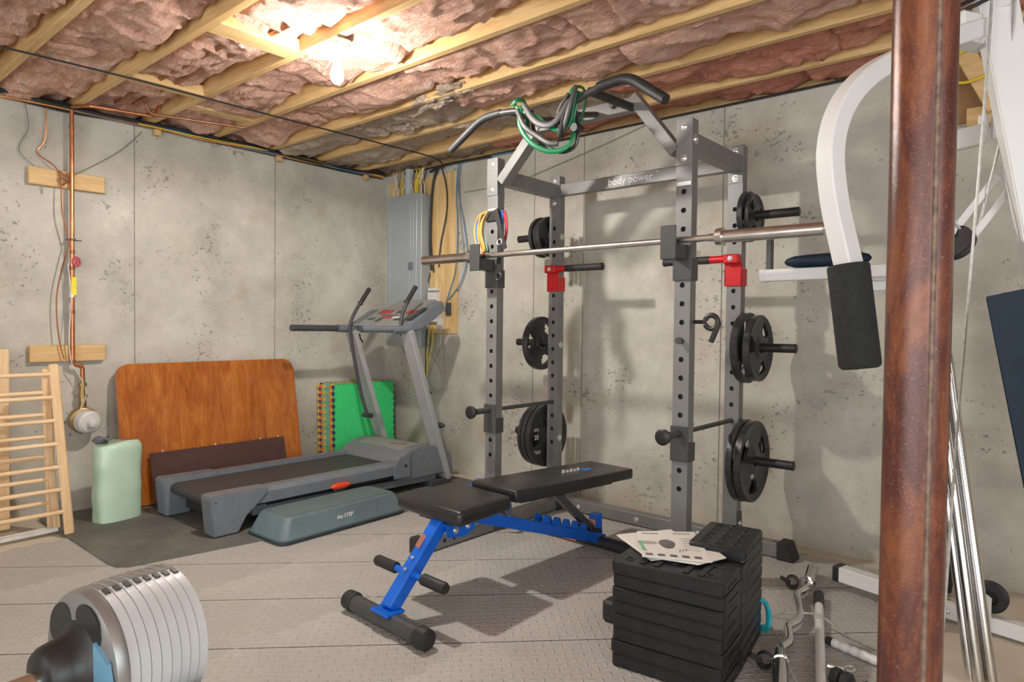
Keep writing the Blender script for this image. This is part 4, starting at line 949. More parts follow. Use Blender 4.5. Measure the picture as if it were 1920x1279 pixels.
wire('overhead_cable', 'long black cable strung under the joists from left to the panel', [(-3.86, .80, 2.428), (-3.83, 1.40, 2.432), (-3.82, 2.2, 2.430), (-3.80, 3.0, 2.430), (-3.79, 3.5, 2.425), (-3.85, 3.66, 2.38)], .005, m_wb)
wire('overhead_cable', 'thin black cable along the top edge of the back wall', [(-4.4, 3.715, 2.43), (-3.4, 3.72, 2.432), (-2.4, 3.722, 2.434), (-1.4, 3.722, 2.432), (-.5, 3.722, 2.436)], .007, m_wb)
wire('grey_wire', 'thin grey wire crossing behind the left raking tube', [(-3.7, 3.725, 2.19), (-3.2, 3.725, 2.20), (-2.75, 3.725, 2.28), (-2.35, 3.72, 2.36), (-2.1, 3.72, 2.42)], .0022, m_wg)

# ------------------------------------------------------------------ electrical panel and board
osb = MB().box((-4.60, YB-.017, 1.09), (-3.762, YB-.0005, 2.365), .001).build('backer_board', m_osb); tag(osb, 'tall oriented strand board behind the breaker panel', 'board')
ep = thing('breaker_panel', (-4.285, 3.66, 1.0), 'large pale grey breaker panel on the board in the corner', 'electrical panel')
MB().box((-4.500, 3.625, .985), (-4.070, YB-.018, 2.215), .004).build('cabinet', m_panel, ep)
MB().box((-4.505, 3.617, .98), (-4.065, 3.6245, 2.22), .003).build('cover', m_panel, ep)
dr = MB().box((-4.47, 3.612, 1.02), (-4.115, 3.6165, 2.185), .002).build('door', m_panel, ep)
for x in (-4.455, -4.20, -4.165, -4.13): MB().box((x, 3.609, 1.04), (x+.010, 3.6118, 2.165), .0015).build('rib', m_panel, dr)
MB().box((-4.215, 3.606, 1.60), (-4.155, 3.6088, 1.665), .003).build('latch', m_tmgrey, dr)
MB().cyl((-4.29, 3.675, 2.2155), (-4.29, 3.675, 2.44), .032, 18).build('conduit', m_conduit, ep)
r8 = random.Random(8)
for k, (x, mm, cn) in enumerate([(-4.47, m_ww, 'white'), (-4.44, m_ww, 'white'), (-4.41, m_wg, 'grey'), (-4.38, m_wy, 'yellow'), (-4.35, m_ww, 'white'), (-4.235, m_ww, 'white'), (-4.205, m_wy, 'yellow'), (-4.185, m_wy, 'yellow'), (-4.165, m_wy, 'yellow'), (-4.14, m_ww, 'white'), (-4.12, m_wb, 'black'), (-4.10, m_ww, 'white')]):
    o = MB().tube(smooth_path([(x, 3.68, 2.218), (x+r8.uniform(-.025, .025), 3.675, 2.28), (x+r8.uniform(-.03, .03), 3.68, 2.34), (x+r8.uniform(-.05, .05), 3.69, 2.435)], 4), .0055, 6).build('panel_cable', mm)
    side = 'left of' if x < -4.3 else 'right of'
    ordn = {-4.47: 'leftmost ', -4.44: 'second ', -4.35: 'nearest ', -4.235: 'nearest ', -4.205: 'nearest ', -4.185: 'middle ', -4.165: 'farthest ', -4.14: 'second ', -4.10: 'rightmost '}.get(x, '')
    tag(o, '%s%s cable entering the breaker panel top %s the grey conduit' % (ordn, cn, side), 'cable', 'cables entering the breaker panel')
bk = [([(-3.98, 2.42), (-4.03, 2.30), (-4.06, 2.0), (-4.06, 1.75), (-4.04, 1.60)], .008, m_wb, 'thick black cable arching down the board beside the panel'),
      ([(-3.95, 2.43), (-4.02, 2.30), (-4.045, 2.05), (-4.045, 1.8), (-4.01, 1.58)], .006, m_wb, 'second black cable arching close beside the thick one'),
      ([(-3.93, 2.42), (-3.87, 2.25), (-3.865, 2.05), (-3.93, 1.80), (-3.95, 1.62)], .0055, m_wb, 'thin black cable looping wide across the strand board'),
      ([(-4.05, 1.58), (-4.08, 1.45), (-4.06, 1.30), (-4.0, 1.24), (-3.96, 1.30), (-3.98, 1.42)], .004, m_wb, 'thin black cable looped round the white network box'),
      ([(-3.745, 2.42), (-3.765, 2.2), (-3.75, 1.95), (-3.765, 1.6), (-3.85, 1.38), (-3.88, 1.26)], .0045, m_wbl, 'blue cable down the right edge of the board'),
      ([(-3.72, 2.42), (-3.745, 2.2), (-3.68, 1.95), (-3.64, 1.7), (-3.70, 1.5), (-3.84, 1.36)], .0040, m_wbl, 'blue cable bowing out to the right of the board'),
      ([(-3.74, 2.3), (-3.72, 2.0), (-3.68, 1.75), (-3.66, 1.6), (-3.75, 1.42)], .0030, m_wg, 'thin grey cable beside the blue cables'),
      ([(-3.99, 1.26), (-3.93, 1.20), (-3.90, 1.10), (-3.91, .98)], .0035, m_ww, 'white cable below the white network box'),
      ([(-4.03, 1.14), (-4.05, .98), (-4.08, .82), (-4.10, .72)], .0055, m_wy, 'left yellow cable hanging below the board'),
      ([(-3.99, 1.14), (-4.0, .98), (-4.04, .85), (-4.06, .74)], .0055, m_wy, 'right yellow cable hanging below the board'),
      ([(-4.06, 1.12), (-4.07, .95), (-4.06, .70), (-4.0, .60)], .0050, m_wb, 'black cable hanging down below the board'),
      ([(-4.10, 1.12), (-4.02, .95), (-3.90, .80), (-3.86, .68), (-3.95, .62), (-4.02, .75), (-3.88, 1.0)], .0025, m_wg, 'thin grey loop of wire hanging below the board'),
      ([(-4.16, 1.0), (-4.19, .85), (-4.14, .74), (-4.06, .68)], .0022, m_wg, 'thin grey wire left of the yellow cables'),
      ([(-3.88, 1.1), (-3.85, .95), (-3.83, .75), (-3.81, .62)], .0022, m_wg, 'thin grey wire hanging lowest on the right')]
for k, (p2, r, mm, lab) in enumerate(bk):
    yy = YB-.026-r-.003*k
    if k in (4, 5, 6): yy = YB-.03
    wire('electric_cable', lab, [(x, yy, z) for x, z in p2], r, mm)
for x1_, mm, cn in ((-3.4, m_wb, 'thick black'), (-3.2, m_wbl, 'blue')):
    wire('electric_cable', '%s cable crossing the top of the board to the left upright' % cn, [(-4.05, 3.69, 2.39), (-3.92, 3.69, 2.42), (-3.7, 3.70, 2.425), (x1_, 3.71, 2.42)], .010 if mm is m_wb else .004, mm)
nb_ = thing('network_box', (-4.0, 3.70, 1.17), 'small white network box with wire terminals on the strand board', 'network box')
MB().box((-4.055, 3.675, 1.18), (-3.945, YB-.018, 1.42), .004).build('case', m_whitep, nb_)
for k in range(4): MB().box((-4.04+.024*k, 3.668, 1.43), (-4.024+.024*k, YB-.018, 1.455), .002).build('terminal', m_whitep, nb_)
MB().box((-3.94, 3.672, 1.12), (-3.895, YB-.018, 1.24), .003).build('side_block', m_ww, nb_)
o = MB().box((-3.865, 3.695, 1.235), (-3.82, YB-.018, 1.335), .004).build('junction_box', m_tmdk); tag(o, 'small dark grey box on the lower strand board', 'junction box')
# cable coil on the floor behind the treadmill foot
for k in range(4):
    pts = [(-3.08+.12*math.cos(t)*(1-.06*k), 3.40+.10*math.sin(t), .012+.010*k) for t in [2*PI*i/12 for i in range(12)]]
    o = MB().loop(pts, .005, 6).build('cable_coil', m_wb); tag(o, ('lowest', 'second lowest', 'third', 'topmost')[k]+' black loop of the cable coil on the floor beside the treadmill', 'cable', 'black cable coil on the floor')

# ------------------------------------------------------------------ drying gate, plank and stick at far left
gt = thing('drying_rack', (-4.22, .85, 0), 'pale beech folding drying rack with round rungs at far left', 'drying rack')
for (xb, yb, xt, yt, zt, zs, col_) in ((-4.15, 1.185, -4.235, 1.135, .925, [.87, .745, .62, .495, .37, .25, .13], 'near'), (-4.32, 1.15, -4.245, 1.105, .90, [.77, .65, .53, .415, .29, .16], 'far')):
    for (dy, nm_) in ((0, 'stile'), (-.95, 'stile')):
        m_ = MB(); A, B = V((xb, yb+dy, .004)), V((xt, yt+dy, zt)); d_ = (B-A).normalized(); x_ = V((1, 0, 0)); 
        m_.beam(A, B, .022, .046, (0, 1, 0), .007); m_.build('stile', m_crib, gt)
    for z in zs:
        t_ = z/zt; x = xb+(xt-xb)*t_+(.0), ; x = x[0]; y = yb+(yt-yb)*t_
        MB().cyl((x, y-.006, z), (x, y-.94, z), .0115, 14).build('rung', m_cribx, gt)
MB().beam((-4.235, 1.15, .90), (-4.30, 1.19, .42), .018, .030, (0, 1, 0), .004).build('brace', m_crib, gt)
MB().beam((-4.28, 1.125, .50), (-4.27, 1.16, .02), .018, .030, (0, 1, 0), .004).build('brace', m_crib, gt)
o = MB().box((-4.53, .70, .0), (-4.50, 1.0, 1.0), .003).build('pine_plank', m_lumz); tag(o, 'upright pine plank behind the drying rack at the left edge', 'plank')
o.data.materials[0] = m_crib
o = MB().beam((-4.24, .60, .016), (-4.275, 1.16, .016), .05, .022, (0, 0, 1), .003).build('white_batten', m_textw); tag(o, 'white painted batten lying on the floor under the drying rack', 'batten')

# ------------------------------------------------------------------ stacks of weight slabs
def slab(M, z0, w, d, h, name, pins=False, top=False):
    m_ = MB(M); loft_rect(m_, [(0, 0, w, d, .012, z0+.0005), (-.003, -.003, w+.003, d+.003, .014, z0+.004), (-.003, -.003, w+.003, d+.003, .014, z0+h*.62), (.002, .002, w-.002, d-.002, .012, z0+h-.005), (.006, .006, w-.006, d-.006, .012, z0+h-.0008)], 3)
    return m_.build(name, m_rub, None, 30)
MA = Matrix.Translation((-1.215, 1.953, 0)) @ Matrix.Rotation(math.radians(6.5), 4, 'Z')
ordn = ['topmost', 'second from the top', 'third from the top', 'fourth from the top', 'fifth from the top', 'sixth from the top', 'seventh from the top', 'eighth from the top', 'ninth from the top', 'lowest']
nA = 8; hA = .0457
for k in range(nA):
    t_ = thing('weight_block', MA @ V((.19, .1, k*hA)), 'black rubber weight slab, %s of the front stack' % (ordn[nA-1-k] if k else 'lowest'), 'weight slab', 'slabs in the front stack')
    Mk = MA @ Matrix.Translation((random.Random(k).uniform(-.003, .003), random.Random(k+50).uniform(-.003, .003), 0))
    m_ = MB(Mk); z0 = k*hA
    loft_rect(m_, [(.003, .003, .382, .202, .016, z0+.0005), (.003, .003, .382, .202, .016, z0+.004), (0, 0, .385, .205, .018, z0+.006), (0, 0, .385, .205, .018, z0+hA-.006), (.004, .004, .381, .201, .014, z0+hA-.0012)], 2)
    m_.build('body', m_slab, t_, 20)
    MB(Mk).box((.016, -.0012, z0+hA*.66), (.369, -.0002, z0+hA*.72)).build('groove', m_black, t_)
    if k in (0, 2, 3): MB(Mk).box((.165, -.0012, z0+.018), (.180, -.0002, z0+.038)).build('pin_slot', m_black, t_)
    MB(Mk).box((.3852, .05, z0+.012), (.3872, .15, z0+.020)).build('side_rib', m_black, t_)
    if k == nA-1:
        for q in ((.05, .05), (.05, .15), (.33, .05), (.33, .15), (.19, .10)):
            MB(Mk).lathe((q[0], q[1], z0+hA-.003), (0, 0, 1), [(0, .018), (.004, .018), (.005, .015), (.0051, .011), (.001, .011)], 14, cap=False).build('socket', m_iron, t_)
        for q in (.09, .14, .24, .29): MB(Mk).box((q, .03, z0+hA-.001), (q+.022, .17, z0+hA+.003), .002).build('rib', m_rub, t_)
MBt = Matrix.Translation((-1.215+.30, 2.20, 0)) @ Matrix.Rotation(math.radians(6.5), 4, 'Z')
MB2 = axes((-.852, 2.185, 0), (-.16, .987, 0), (-.987, -.16, 0))   # stack B: x runs back along the stack
nB = 9; hB = .0445
for k in range(nB):
    lab = ordn[nB-1-k] if k else 'lowest'
    t_ = thing('weight_block', MB2 @ V((.18, .1, k*hB)), 'black rubber weight slab, %s of the rear stack' % lab, 'weight slab', 'slabs in the rear stack')
    z0 = k*hB; x1_ = .36 if k < nB-1 else .355; x0_ = .0 if k < nB-1 else .06
    m_ = MB(MB2); loft_rect(m_, [(x0_+.003, .003, x1_-.003, .197, .014, z0+.0005), (x0_+.003, .003, x1_-.003, .197, .016, z0+.004), (x0_, 0, x1_, .20, .016, z0+.006), (x0_, 0, x1_, .20, .016, z0+hB-.006), (x0_+.004, .004, x1_-.004, .196, .012, z0+hB-.0012)], 2)
    m_.build('body', m_slab, t_, 20)
    MB(MB2).box((.06, -.0012, z0+.018), (.31, -.0002, z0+.024)).build('groove', m_black, t_)
    MB(MB2).box((.175, -.0014, z0+.026), (.188, -.0002, z0+.038)).build('pin_slot', m_black, t_)
    if k == nB-1:
        for i_ in range(5):
            for j_ in range(3):
                MB(MB2).lathe((.10+.055*i_, .045+.055*j_, z0+hB-.002), (0, 0, 1), [(0, .016), (.003, .016), (.0045, .013), (.0046, .009), (.001, .009)], 12, cap=False).build('socket', m_iron, t_)
# magazines on the front stack
ZM = nA*hA+.003
def sheet(name, pts, z, mat, parent=None, th=.0015, curl=0):
    m_ = MB(); m_.prism([(x, y, z+curl*i) for i, (x, y) in enumerate(pts)], (0, 0, th)); return m_.build(name, mat, parent)
mags = [('white magazine at the bottom of the pile on the front weight stack', [(-1.335, 2.180), (-1.10, 2.02), (-.985, 2.215), (-1.215, 2.375)], 0),
        ('newspaper flyer in the middle of the pile on the front weight stack', [(-1.115, 2.03), (-.955, 2.075), (-.915, 2.195), (-1.10, 2.35)], .006),
        ('open magazine page with grey pictures on top of the front weight stack', [(-1.125, 2.005), (-.925, 2.110), (-1.115, 2.370), (-1.280, 2.235)], .012)]
for i, (lab, pts, dz) in enumerate(mags):
    t_ = thing('magazine', (pts[0][0], pts[0][1], ZM+dz), lab, 'magazine', 'magazines on the weight stack')
    for q in range(2): sheet('page', [(x+.004*q, y+.003*q) for x, y in pts], ZM+dz+.0022*q, m_paper, t_, .002)
    if i == 2:
        P0, P1, P2, P3 = [V((*p, 0)) for p in pts]
        def uv(u, v): p = P0*(1-u)*(1-v)+P1*u*(1-v)+P2*u*v+P3*(1-u)*v; return (p.x, p.y)
        zt = ZM+dz+.0043
        def patch(name, u0, u1, v0, v1, mat, skew=0): sheet(name, [uv(u0, v0), uv(u1, v0), uv(u1+skew, v1), uv(u0+skew, v1)], zt, mat, t_, .0003)
        el = [(.45+.13*math.cos(a_)*(1+.1*math.sin(3*a_)), .50+.17*math.sin(a_)) for a_ in [2*PI*k/20 for k in range(20)]]
        sheet('picture', [uv(*p) for p in el], zt, m_ink, t_, .0003)
        sheet('picture_grey', [uv(.13+.17*math.cos(a_), .52+.07*math.sin(a_)) for a_ in [2*PI*k/14 for k in range(14)]], zt, m_inkl, t_, .0002)  # pale grey printed oval
        sheet('green_band', [uv(-.0+.02, .22), uv(.10, .18), uv(.03, .62), uv(-.0+.005, .60)], zt+.0001, m_inkg, t_, .0003)
        patch('headline', .62, .92, .88, .94, m_inkl); patch('headline', .08, .36, .88, .91, m_ink)
        for k in range(5): patch('picture_frame', .06+.18*k, .06+.18*k+.11, .045, .12, m_ink)
        for k in range(6): patch('text_line', .70, .93, .30+.08*k, .325+.08*k, m_inkl)
        for k in range(3): patch('cable_print', .58+.05*k, .61+.05*k, .22+.03*k, .34, m_inkl, .03)
# small ribbed grip and cyan strap beside the stacks
o = MB().tube(smooth_path([(-.925, 2.515, .135), (-.905, 2.55, .12), (-.893, 2.565, .07), (-.895, 2.56, .02), (-.92, 2.57, .008)], 5), .014, 8, flat=.008).build('cyan_strap', m_cyan); tag(o, 'bright cyan strap hanging off the back of the rear weight stack', 'strap')

# ------------------------------------------------------------------ curl bar and loose bars on the floor
cb = thing('curl_bar', (-.83, 2.7, 0), 'chrome zigzag curl bar lying on the floor between stack and column', 'curl bar')
zc_ = .034
cpath = [(-.905, 3.12, zc_), (-.895, 3.04, zc_), (-.905, 2.93, zc_), (-.872, 2.85, zc_), (-.832, 2.75, zc_), (-.818, 2.67, zc_), (-.832, 2.59, zc_), (-.798, 2.51, zc_), (-.782, 2.46, zc_), (-.792, 2.385, zc_), (-.760, 2.30, zc_)]
MB().tube(round_path(cpath, .03, 5), .0160, 14).build('shaft', m_chrome, cb)
for A, B in (((-.905, 3.09, zc_), (-.948, 3.30, zc_)), ((-.757, 2.30, zc_), (-.680, 2.06, zc_))):
    A, B = V(A), V(B); d_ = (B-A).normalized(); L_ = (B-A).length
    MB().lathe(A, d_, [(-.02, .014), (0, .017), (.001, .030), (.016, .031), (.018, .0255), (L_-.003, .0255), (L_, .022), (L_, .01)], 22).build('sleeve', m_chrome, cb)
for (x, y, lab) in ((-.965, 3.06, 'far'), (-.80, 2.27, 'near')):
    t_ = thing('spring_collar', (x, y, 0), 'black plastic collar beside the %s sleeve of the curl bar' % lab, 'collar')
    MB().lathe((x, y, .036), (-.25, 1, 0), [(-.016, .020), (-.014, .028), (.014, .028), (.016, .020), (-.016, .020)], 16, cap=False).build('ring', m_rub, t_)
    MB().beam((x-.01, y, .03), (x-.045, y-.02, .05), .02, .016, (0, 0, 1), .003).build('lever', m_rub, t_)
t_ = thing('pulldown_bar', (-.72, 2.6, 0), 'straight cream-white bar with black rubber grip on the floor beside the curl bar', 'bar')
A, B = V((-.845, 3.03, .022)), V((-.60, 2.20, .022)); d_ = (B-A).normalized()
MB().cyl(A+d_*.12, B, .0165, 16).build('tube', m_white, t_); MB().lathe(A, d_, [(0, .014), (.005, .0205), (.135, .0205), (.137, .017)], 16).build('rubber_grip', m_rub, t_)
MB().tube([A+d_*.66+V((.02, .005, 0)), A+d_*.66+V((.07, .02, 0))], .010, 8).build('eye_bolt', m_zinc, t_)
MB().tube([A+d_*.66+V((.085+.014*math.cos(q), .025+.02*math.sin(q), .004)) for q in [2*PI*i/10 for i in range(11)]], .004, 6).build('snap_hook', m_zinc, t_)
t_ = thing('short_bar', (-.60, 2.55, 0), 'short white wrapped bar with black end on the floor left of the column', 'bar')
m_ = MB(); A, B = V((-.672, 2.600, .020)), V((-.44, 2.53, .020)); n_ = 40
m_.tube([A.lerp(B, i/n_) for i in range(n_+1)], .015, 12, rs=[.0155+.0012*math.sin(i*1.1) for i in range(n_+1)]); m_.build('wrap', m_white, t_)
MB().lathe(A-(B-A).normalized()*.028, B-A, [(0, .010), (.004, .0145), (.028, .0150)], 12).build('end_cap', m_rub, t_)
t_ = thing('small_dumbbell', (-.55, 2.32, 0), 'small black hex dumbbell on the floor at the foot of the column', 'dumbbell')
A, B = V((-.605, 2.335, .03)), V((-.455, 2.285, .03)); d_ = (B-A).normalized()
MB().cyl(A, B, .012, 12).build('handle', m_steel2, t_)
for p_ in (A, A+d_*.036, B-d_*.055): MB().lathe(p_, d_, [(0, .018), (.004, .029), (.028, .029), (.032, .020)], 6).build('head', m_rub, t_)
wire('steel_cable', 'coated steel cable snaking over the floor round the bars', [(-.66, 2.18, .03), (-.72, 2.26, .052), (-.79, 2.40, .055), (-.86, 2.52, .03), (-.935, 2.66, .01), (-.935, 2.71, .008), (-.88, 2.72, .03), (-.80, 2.74, .045), (-.745, 2.73, .05), (-.65, 2.715, .008), (-.53, 2.67, .006), (-.40, 2.58, .006), (-.25, 2.50, .006)], .004, m_steelrope, 'cable', None, 6)

# ------------------------------------------------------------------ cable machine at the right
cm = thing('cable_machine', (-.25, 2.8, 0), 'white-framed multi-station cable machine standing behind the rusty column', 'cable machine')
def bar_(p, q, w, h, name, mat=m_white, hint=(0, 0, 1), bev=.004): return MB().beam(p, q, w, h, hint, bev).build(name, mat, cm)
bar_((-.80, 3.205, .075), (-.42, 3.10, .075), .062, .065, 'base_tube')
MB().beam((-.825, 3.212, .075), (-.795, 3.204, .075), .066, .069, (0, 0, 1), .004).build('end_cap', m_rub, cm)
MB().box((-.63, 3.10, .0), (-.56, 3.17, .045), .004).build('foot_pad', m_steel2, cm)
bar_((-.62, 3.235, .032), (.30, 3.045, .032), .055, .058, 'base_tube')
bar_((-.30, 3.17, .06), (-.30, 3.17, .15), .05, .05, 'wheel_bracket', m_white, (1, 0, 0))
MB().lathe((-.262, 3.21, .115), (-.1, -1, 0), [(-.016, .028), (-.016, .054), (-.010, .062), (.010, .062), (.016, .054), (.016, .028), (.004, .026), (.004, .012)], 26).build('wheel', m_rub, cm)
MB().prism([(-.318, 3.145, .055), (-.252, 3.13, .055), (-.252, 3.13, .135), (-.268, 3.134, .145), (-.318, 3.145, .145)], (.002, .006, 0)).build('wheel_plate', m_white, cm)
bolt((-.285, 3.135, .12), (-.2, -1, 0), cm, .007); bolt((-.395, 3.155, .035), (-.2, -1, 0), cm, .006)
MB().prism([(-.535, 3.50, 0), (-.47, 3.44, 0), (-.455, 3.44, .13), (-.53, 3.50, .13)], (.05, .05, 0), .005).build('stack_foot', m_rub, cm)
# slanting front upright (broad plate), rises out of frame
upx = [(-.206, 2.355, 2.42), (-.02, 2.60, .05)]
m_ = MB(); m_.prism([(-.258, 2.335, 2.12), (-.168, 2.375, 2.12), (.19, 2.54, .01), (.10, 2.50, .01)], (-.022, .05, 0), .004); m_.build('slanted_upright', m_white, cm)
bar_((-.21, 2.38, 2.08), (-.21, 2.38, 2.40), .055, .055, 'top_post', m_white, (1, 0, 0))
bar_((.16, 2.56, .032), (.16, 3.05, .032), .055, .055, 'base_tube', m_white)
# pressing arm and roller
ap = smooth_path([(-.25, 2.37, 2.035), (-.31, 2.25, 1.985), (-.385, 2.10, 1.915), (-.455, 1.965, 1.83), (-.500, 1.900, 1.74), (-.517, 1.872, 1.63), (-.505, 1.868, 1.50), (-.478, 1.862, 1.38), (-.458, 1.858, 1.30)], 6)
MB().tube(ap, .037, 4, hint=(.72, .69, 0)).build('press_arm', m_white, cm, 50) if False else None
def square_tube(path, w, hint, name, mat, parent):
    """square section bar swept along a curve"""
    P = [V(p) for p in path]; m_ = MB(); rings = []; h_ = V(hint).normalized()
    for i, p in enumerate(P):
        d_ = (P[min(i+1, len(P)-1)]-P[max(i-1, 0)]).normalized(); x = (h_-d_*h_.dot(d_)).normalized(); y = d_.cross(x)
        c_ = .85
        rings.append([p + (x*a_+y*b_)*w/2 for a_, b_ in ((-1, -c_), (-c_, -1), (c_, -1), (1, -c_), (1, c_), (c_, 1), (-c_, 1), (-1, c_))])
    vv = [v for g_ in rings for v in g_]; ff = [(i*8+k, i*8+(k+1) % 8, (i+1)*8+(k+1) % 8, (i+1)*8+k) for i in range(len(P)-1) for k in range(8)]
    ff += [tuple(range(7, -1, -1)), tuple((len(P)-1)*8+k for k in range(8))]; m_.add(vv, ff); return m_.build(name, mat, parent, 40)
square_tube(ap, .052, (.90, -.43, 0), 'press_arm', m_white, cm)
ra, rb_ = V((-.4655, 1.858, 1.325)), V((-.432, 1.862, 1.062)); d_ = (rb_-ra).normalized()
MB().lathe(ra, d_, [(0, .028), (0, .046), (.004, .050), (.255, .050), (.262, .047), (.266, .040), (.2661, .026), (.256, .024)], 32).build('foam_roller', m_foam, cm)
# arm bracket and pulleys at the top
MB().beam((-.315, 2.30, 2.03), (-.24, 2.42, 2.03), .075, .085, (0, 0, 1), .008).build('arm_bracket', m_white, cm)
bolt((-.262, 2.345, 2.055), (.2, -1, 0), cm, .012)
def pulley(p, ax, r, parent, hub=True):
    MB().lathe(p, ax, [(-.012, r*.25), (-.012, r*.80), (-.012, r), (-.006, r*.98), (0, r*.86), (.006, r*.98), (.012, r), (.012, r*.80), (.007, r*.74), (.007, r*.3), (.012, r*.25)], 28).build('pulley_wheel', m_black, parent)
    MB().lathe(p, ax, [(-.016, r*.12), (-.016, r*.42), (.016, r*.42), (.016, r*.12)], 18).build('pulley_hub', m_zinc, parent)
pulley((-.275, 2.26, 2.150), (.55, -.8, .1), .060, cm)
for k in range(3): MB().beam((-.34+.01*k, 2.30, 2.10-.018*k), (-.21, 2.36, 2.155-.018*k), .012, .010, (0, 0, 1), .002).build('guard_plate', m_rub, cm)
# cross bar behind with lugs
bar_((-.42, 2.47, 1.735), (-.262, 2.56, 1.775), .045, .062, 'cross_bar')
for q in ((-.258, 2.55, 1.79), (-.226, 2.57, 1.79)): MB().beam(V(q)+V((0, 0, -.035)), V(q)+V((0, 0, .045)), .020, .028, (1, 0, 0), .006).build('lug', m_white, cm)
# hanging pulley fork
fk = thing('hanging_pulley', (-.25, 2.44, 1.36), 'white double-arm pulley fork hanging on cables right of the column', 'pulley')
fa, fb_ = V((-.195, 2.475, 1.605)), V((-.295, 2.385, 1.43)); dd = (fb_-fa).normalized(); sd_ = dd.cross(V((-.35, .92, .137))).normalized()
for s_ in (-1, 1): MB().beam(fa+sd_*.026*s_, fb_+sd_*.026*s_, .020, .005, dd.cross(sd_), .001).build('fork_arm', m_white, fk)
MB().beam(fa+sd_*.036, fa-sd_*.036, .006, .012, dd, .001).build('fork_bridge', m_white, fk)
MB().lathe(fb_+dd*.012, (sd_+V((-.35, .92, .137))*.7), [(-.012, .012), (-.012, .052), (-.006, .050), (0, .043), (.006, .050), (.012, .052), (.012, .012)], 28).build('pulley_wheel', m_rub, fk)
MB().cyl(fb_-sd_*.03, fb_+sd_*.03, .008, 10).build('axle', m_black, fk)
# cables of the machine
def cable(lab, pts, r=.0042): return wire('machine_cable', lab, pts, r, m_steelrope, 'cable', None, 4)
cable('coated cable running full height just right of the column', [(-.222, 2.333, 2.30), (-.225, 2.32, 2.02), (-.245, 2.30, 1.50), (-.27, 2.26, .90), (-.285, 2.235, .40), (-.30, 2.20, .01)])
cable('coated cable slanting from the top right down to the pulley fork', [(-.172, 2.36, 2.40), (-.175, 2.365, 2.05), (-.200, 2.42, 1.75), (-.235, 2.44, 1.56), (-.25, 2.43, 1.47)])
cable('coated cable curving from behind the column into the pulley fork', [(-.345, 2.40, 2.0), (-.335, 2.38, 1.7), (-.325, 2.37, 1.55), (-.305, 2.375, 1.485), (-.285, 2.39, 1.455)])
cable('coated cable lying across the bottom right floor', [(-.33, 2.33, .010), (-.22, 2.40, .012), (-.12, 2.48, .012), (-.02, 2.58, .010)], .003)
# pec station: white bars, pads and black stem
bar_((-1.076, 2.92, 1.387), (-.47, 2.92, 1.390), .05, .050, 'station_bar')
MB().box((-1.082, 2.893, 1.360), (-1.050, 2.947, 1.414), .005).build('end_cap', m_whitep, cm)
bar_((-.82, 3.02, 1.335), (-.47, 3.02, 1.338), .042, .042, 'station_bar')
bar_((-.16, 2.98, .05), (-.20, 2.98, 2.40), .06, .06, 'rear_post', m_white, (1, 0, 0)) if False else None
MB().beam((-1.042, 2.92, 1.362), (-1.042, 2.92, 1.565), .034, .022, (1, 0, 0), .003).build('stem', m_steel2, cm)
m_ = MB(); m_.lathe((-.98, 2.92, 1.440), (1, 0, .008), [(0, .002), (.01, .014), (.04, .024), (.10, .028), (.22, .030), (.29, .027), (.325, .015), (.335, .002)], 18); m_.build('arm_pad', m_navy, cm)
MB().beam((-.51, 2.97, 1.36), (-.52, 3.02, .05), .05, .05, (1, 0, 0), .004).build('rear_post', m_white, cm)
MB().cyl((-.60, 2.99, 1.315), (-.40, 2.99, 1.318), .010, 10).build('bolt_shaft', m_zinc, cm)
MB().cyl((-.60, 3.69, 1.69), (-.62, YB, 1.70), .007, 8).build('wall_bolt', m_black, cm) if False else None
# back pad
m_ = MB(); m_.prism([(-.192, 1.945, 1.250), (-.10, 2.02, 1.272), (.06, 2.10, 1.28), (.06, 2.10, .62), (-.108, 2.0, .77)], (.045, .055, -.01), .010); m_.build('back_pad', m_navy, cm, 45)
m_ = MB(); m_.prism([(-.165, 1.985, 1.20), (-.09, 2.045, .80), (-.02, 2.10, .80), (-.02, 2.10, 1.22)], (.04, .12, 0)); m_.build('pad_board', m_black, cm)
bar_((-.01, 2.12, 1.0), (-.02, 2.43, .95), .045, .045, 'pad_post', m_white)
# bundle of chrome guide rods leaning behind the column
D_ = V((-.172, .160, 1.10)); rods = [(p_, V(p_)+D_*q_, l_) for p_, q_, l_ in (((-.262, 2.650, .008), 1.0, 'left'), ((-.232, 2.672, .008), 1.02, 'second'), ((-.236, 2.632, .008), .93, 'third'), ((-.203, 2.655, .008), .97, 'right'))]
for p_, q_, lab in rods:
    t_ = thing('chrome_rod', p_, 'chrome guide rod leaning behind the column, %s of the bundle of four' % {'left': 'leftmost', 'second': 'second from left', 'third': 'third from left', 'right': 'rightmost'}[lab], 'rod', 'chrome rods leaning behind the column')
    P_, Q_ = V(p_), V(q_); MB().cyl(P_, Q_, .0155, 16).build('rod', m_chrome, t_)
    MB().cyl(Q_, Q_+(Q_-P_).normalized()*.004, .010, 12).build('bore', m_black, t_)
# boxed recess in the back wall at upper right
bx_ = thing('wood_blocking', (-.40, YB-.01, 2.1), 'plywood patch with pine studs fixed high on the back wall at far right', 'wood blocking')
MB().box((-.50, YB-.020, 2.12), (-.20, YB-.001, 2.439)).build('plywood', m_ply, bx_)
MB().box((-.435, YB-.085, 2.085), (-.12, YB-.0205, 2.165), .003).build('ledger', m_joist, bx_)
MB().beam((-.455, YB-.14, 2.43), (-.315, YB-.14, 2.13), .075, .036, (0, 1, 0), .003).build('stud', m_joist, bx_)
wire('yellow_cable', 'yellow cable looping over the plywood at upper right', [(-.42, 3.56, 2.40), (-.50, 3.56, 2.37), (-.51, 3.56, 2.30), (-.44, 3.56, 2.255), (-.36, 3.565, 2.27)], .006, m_wy)

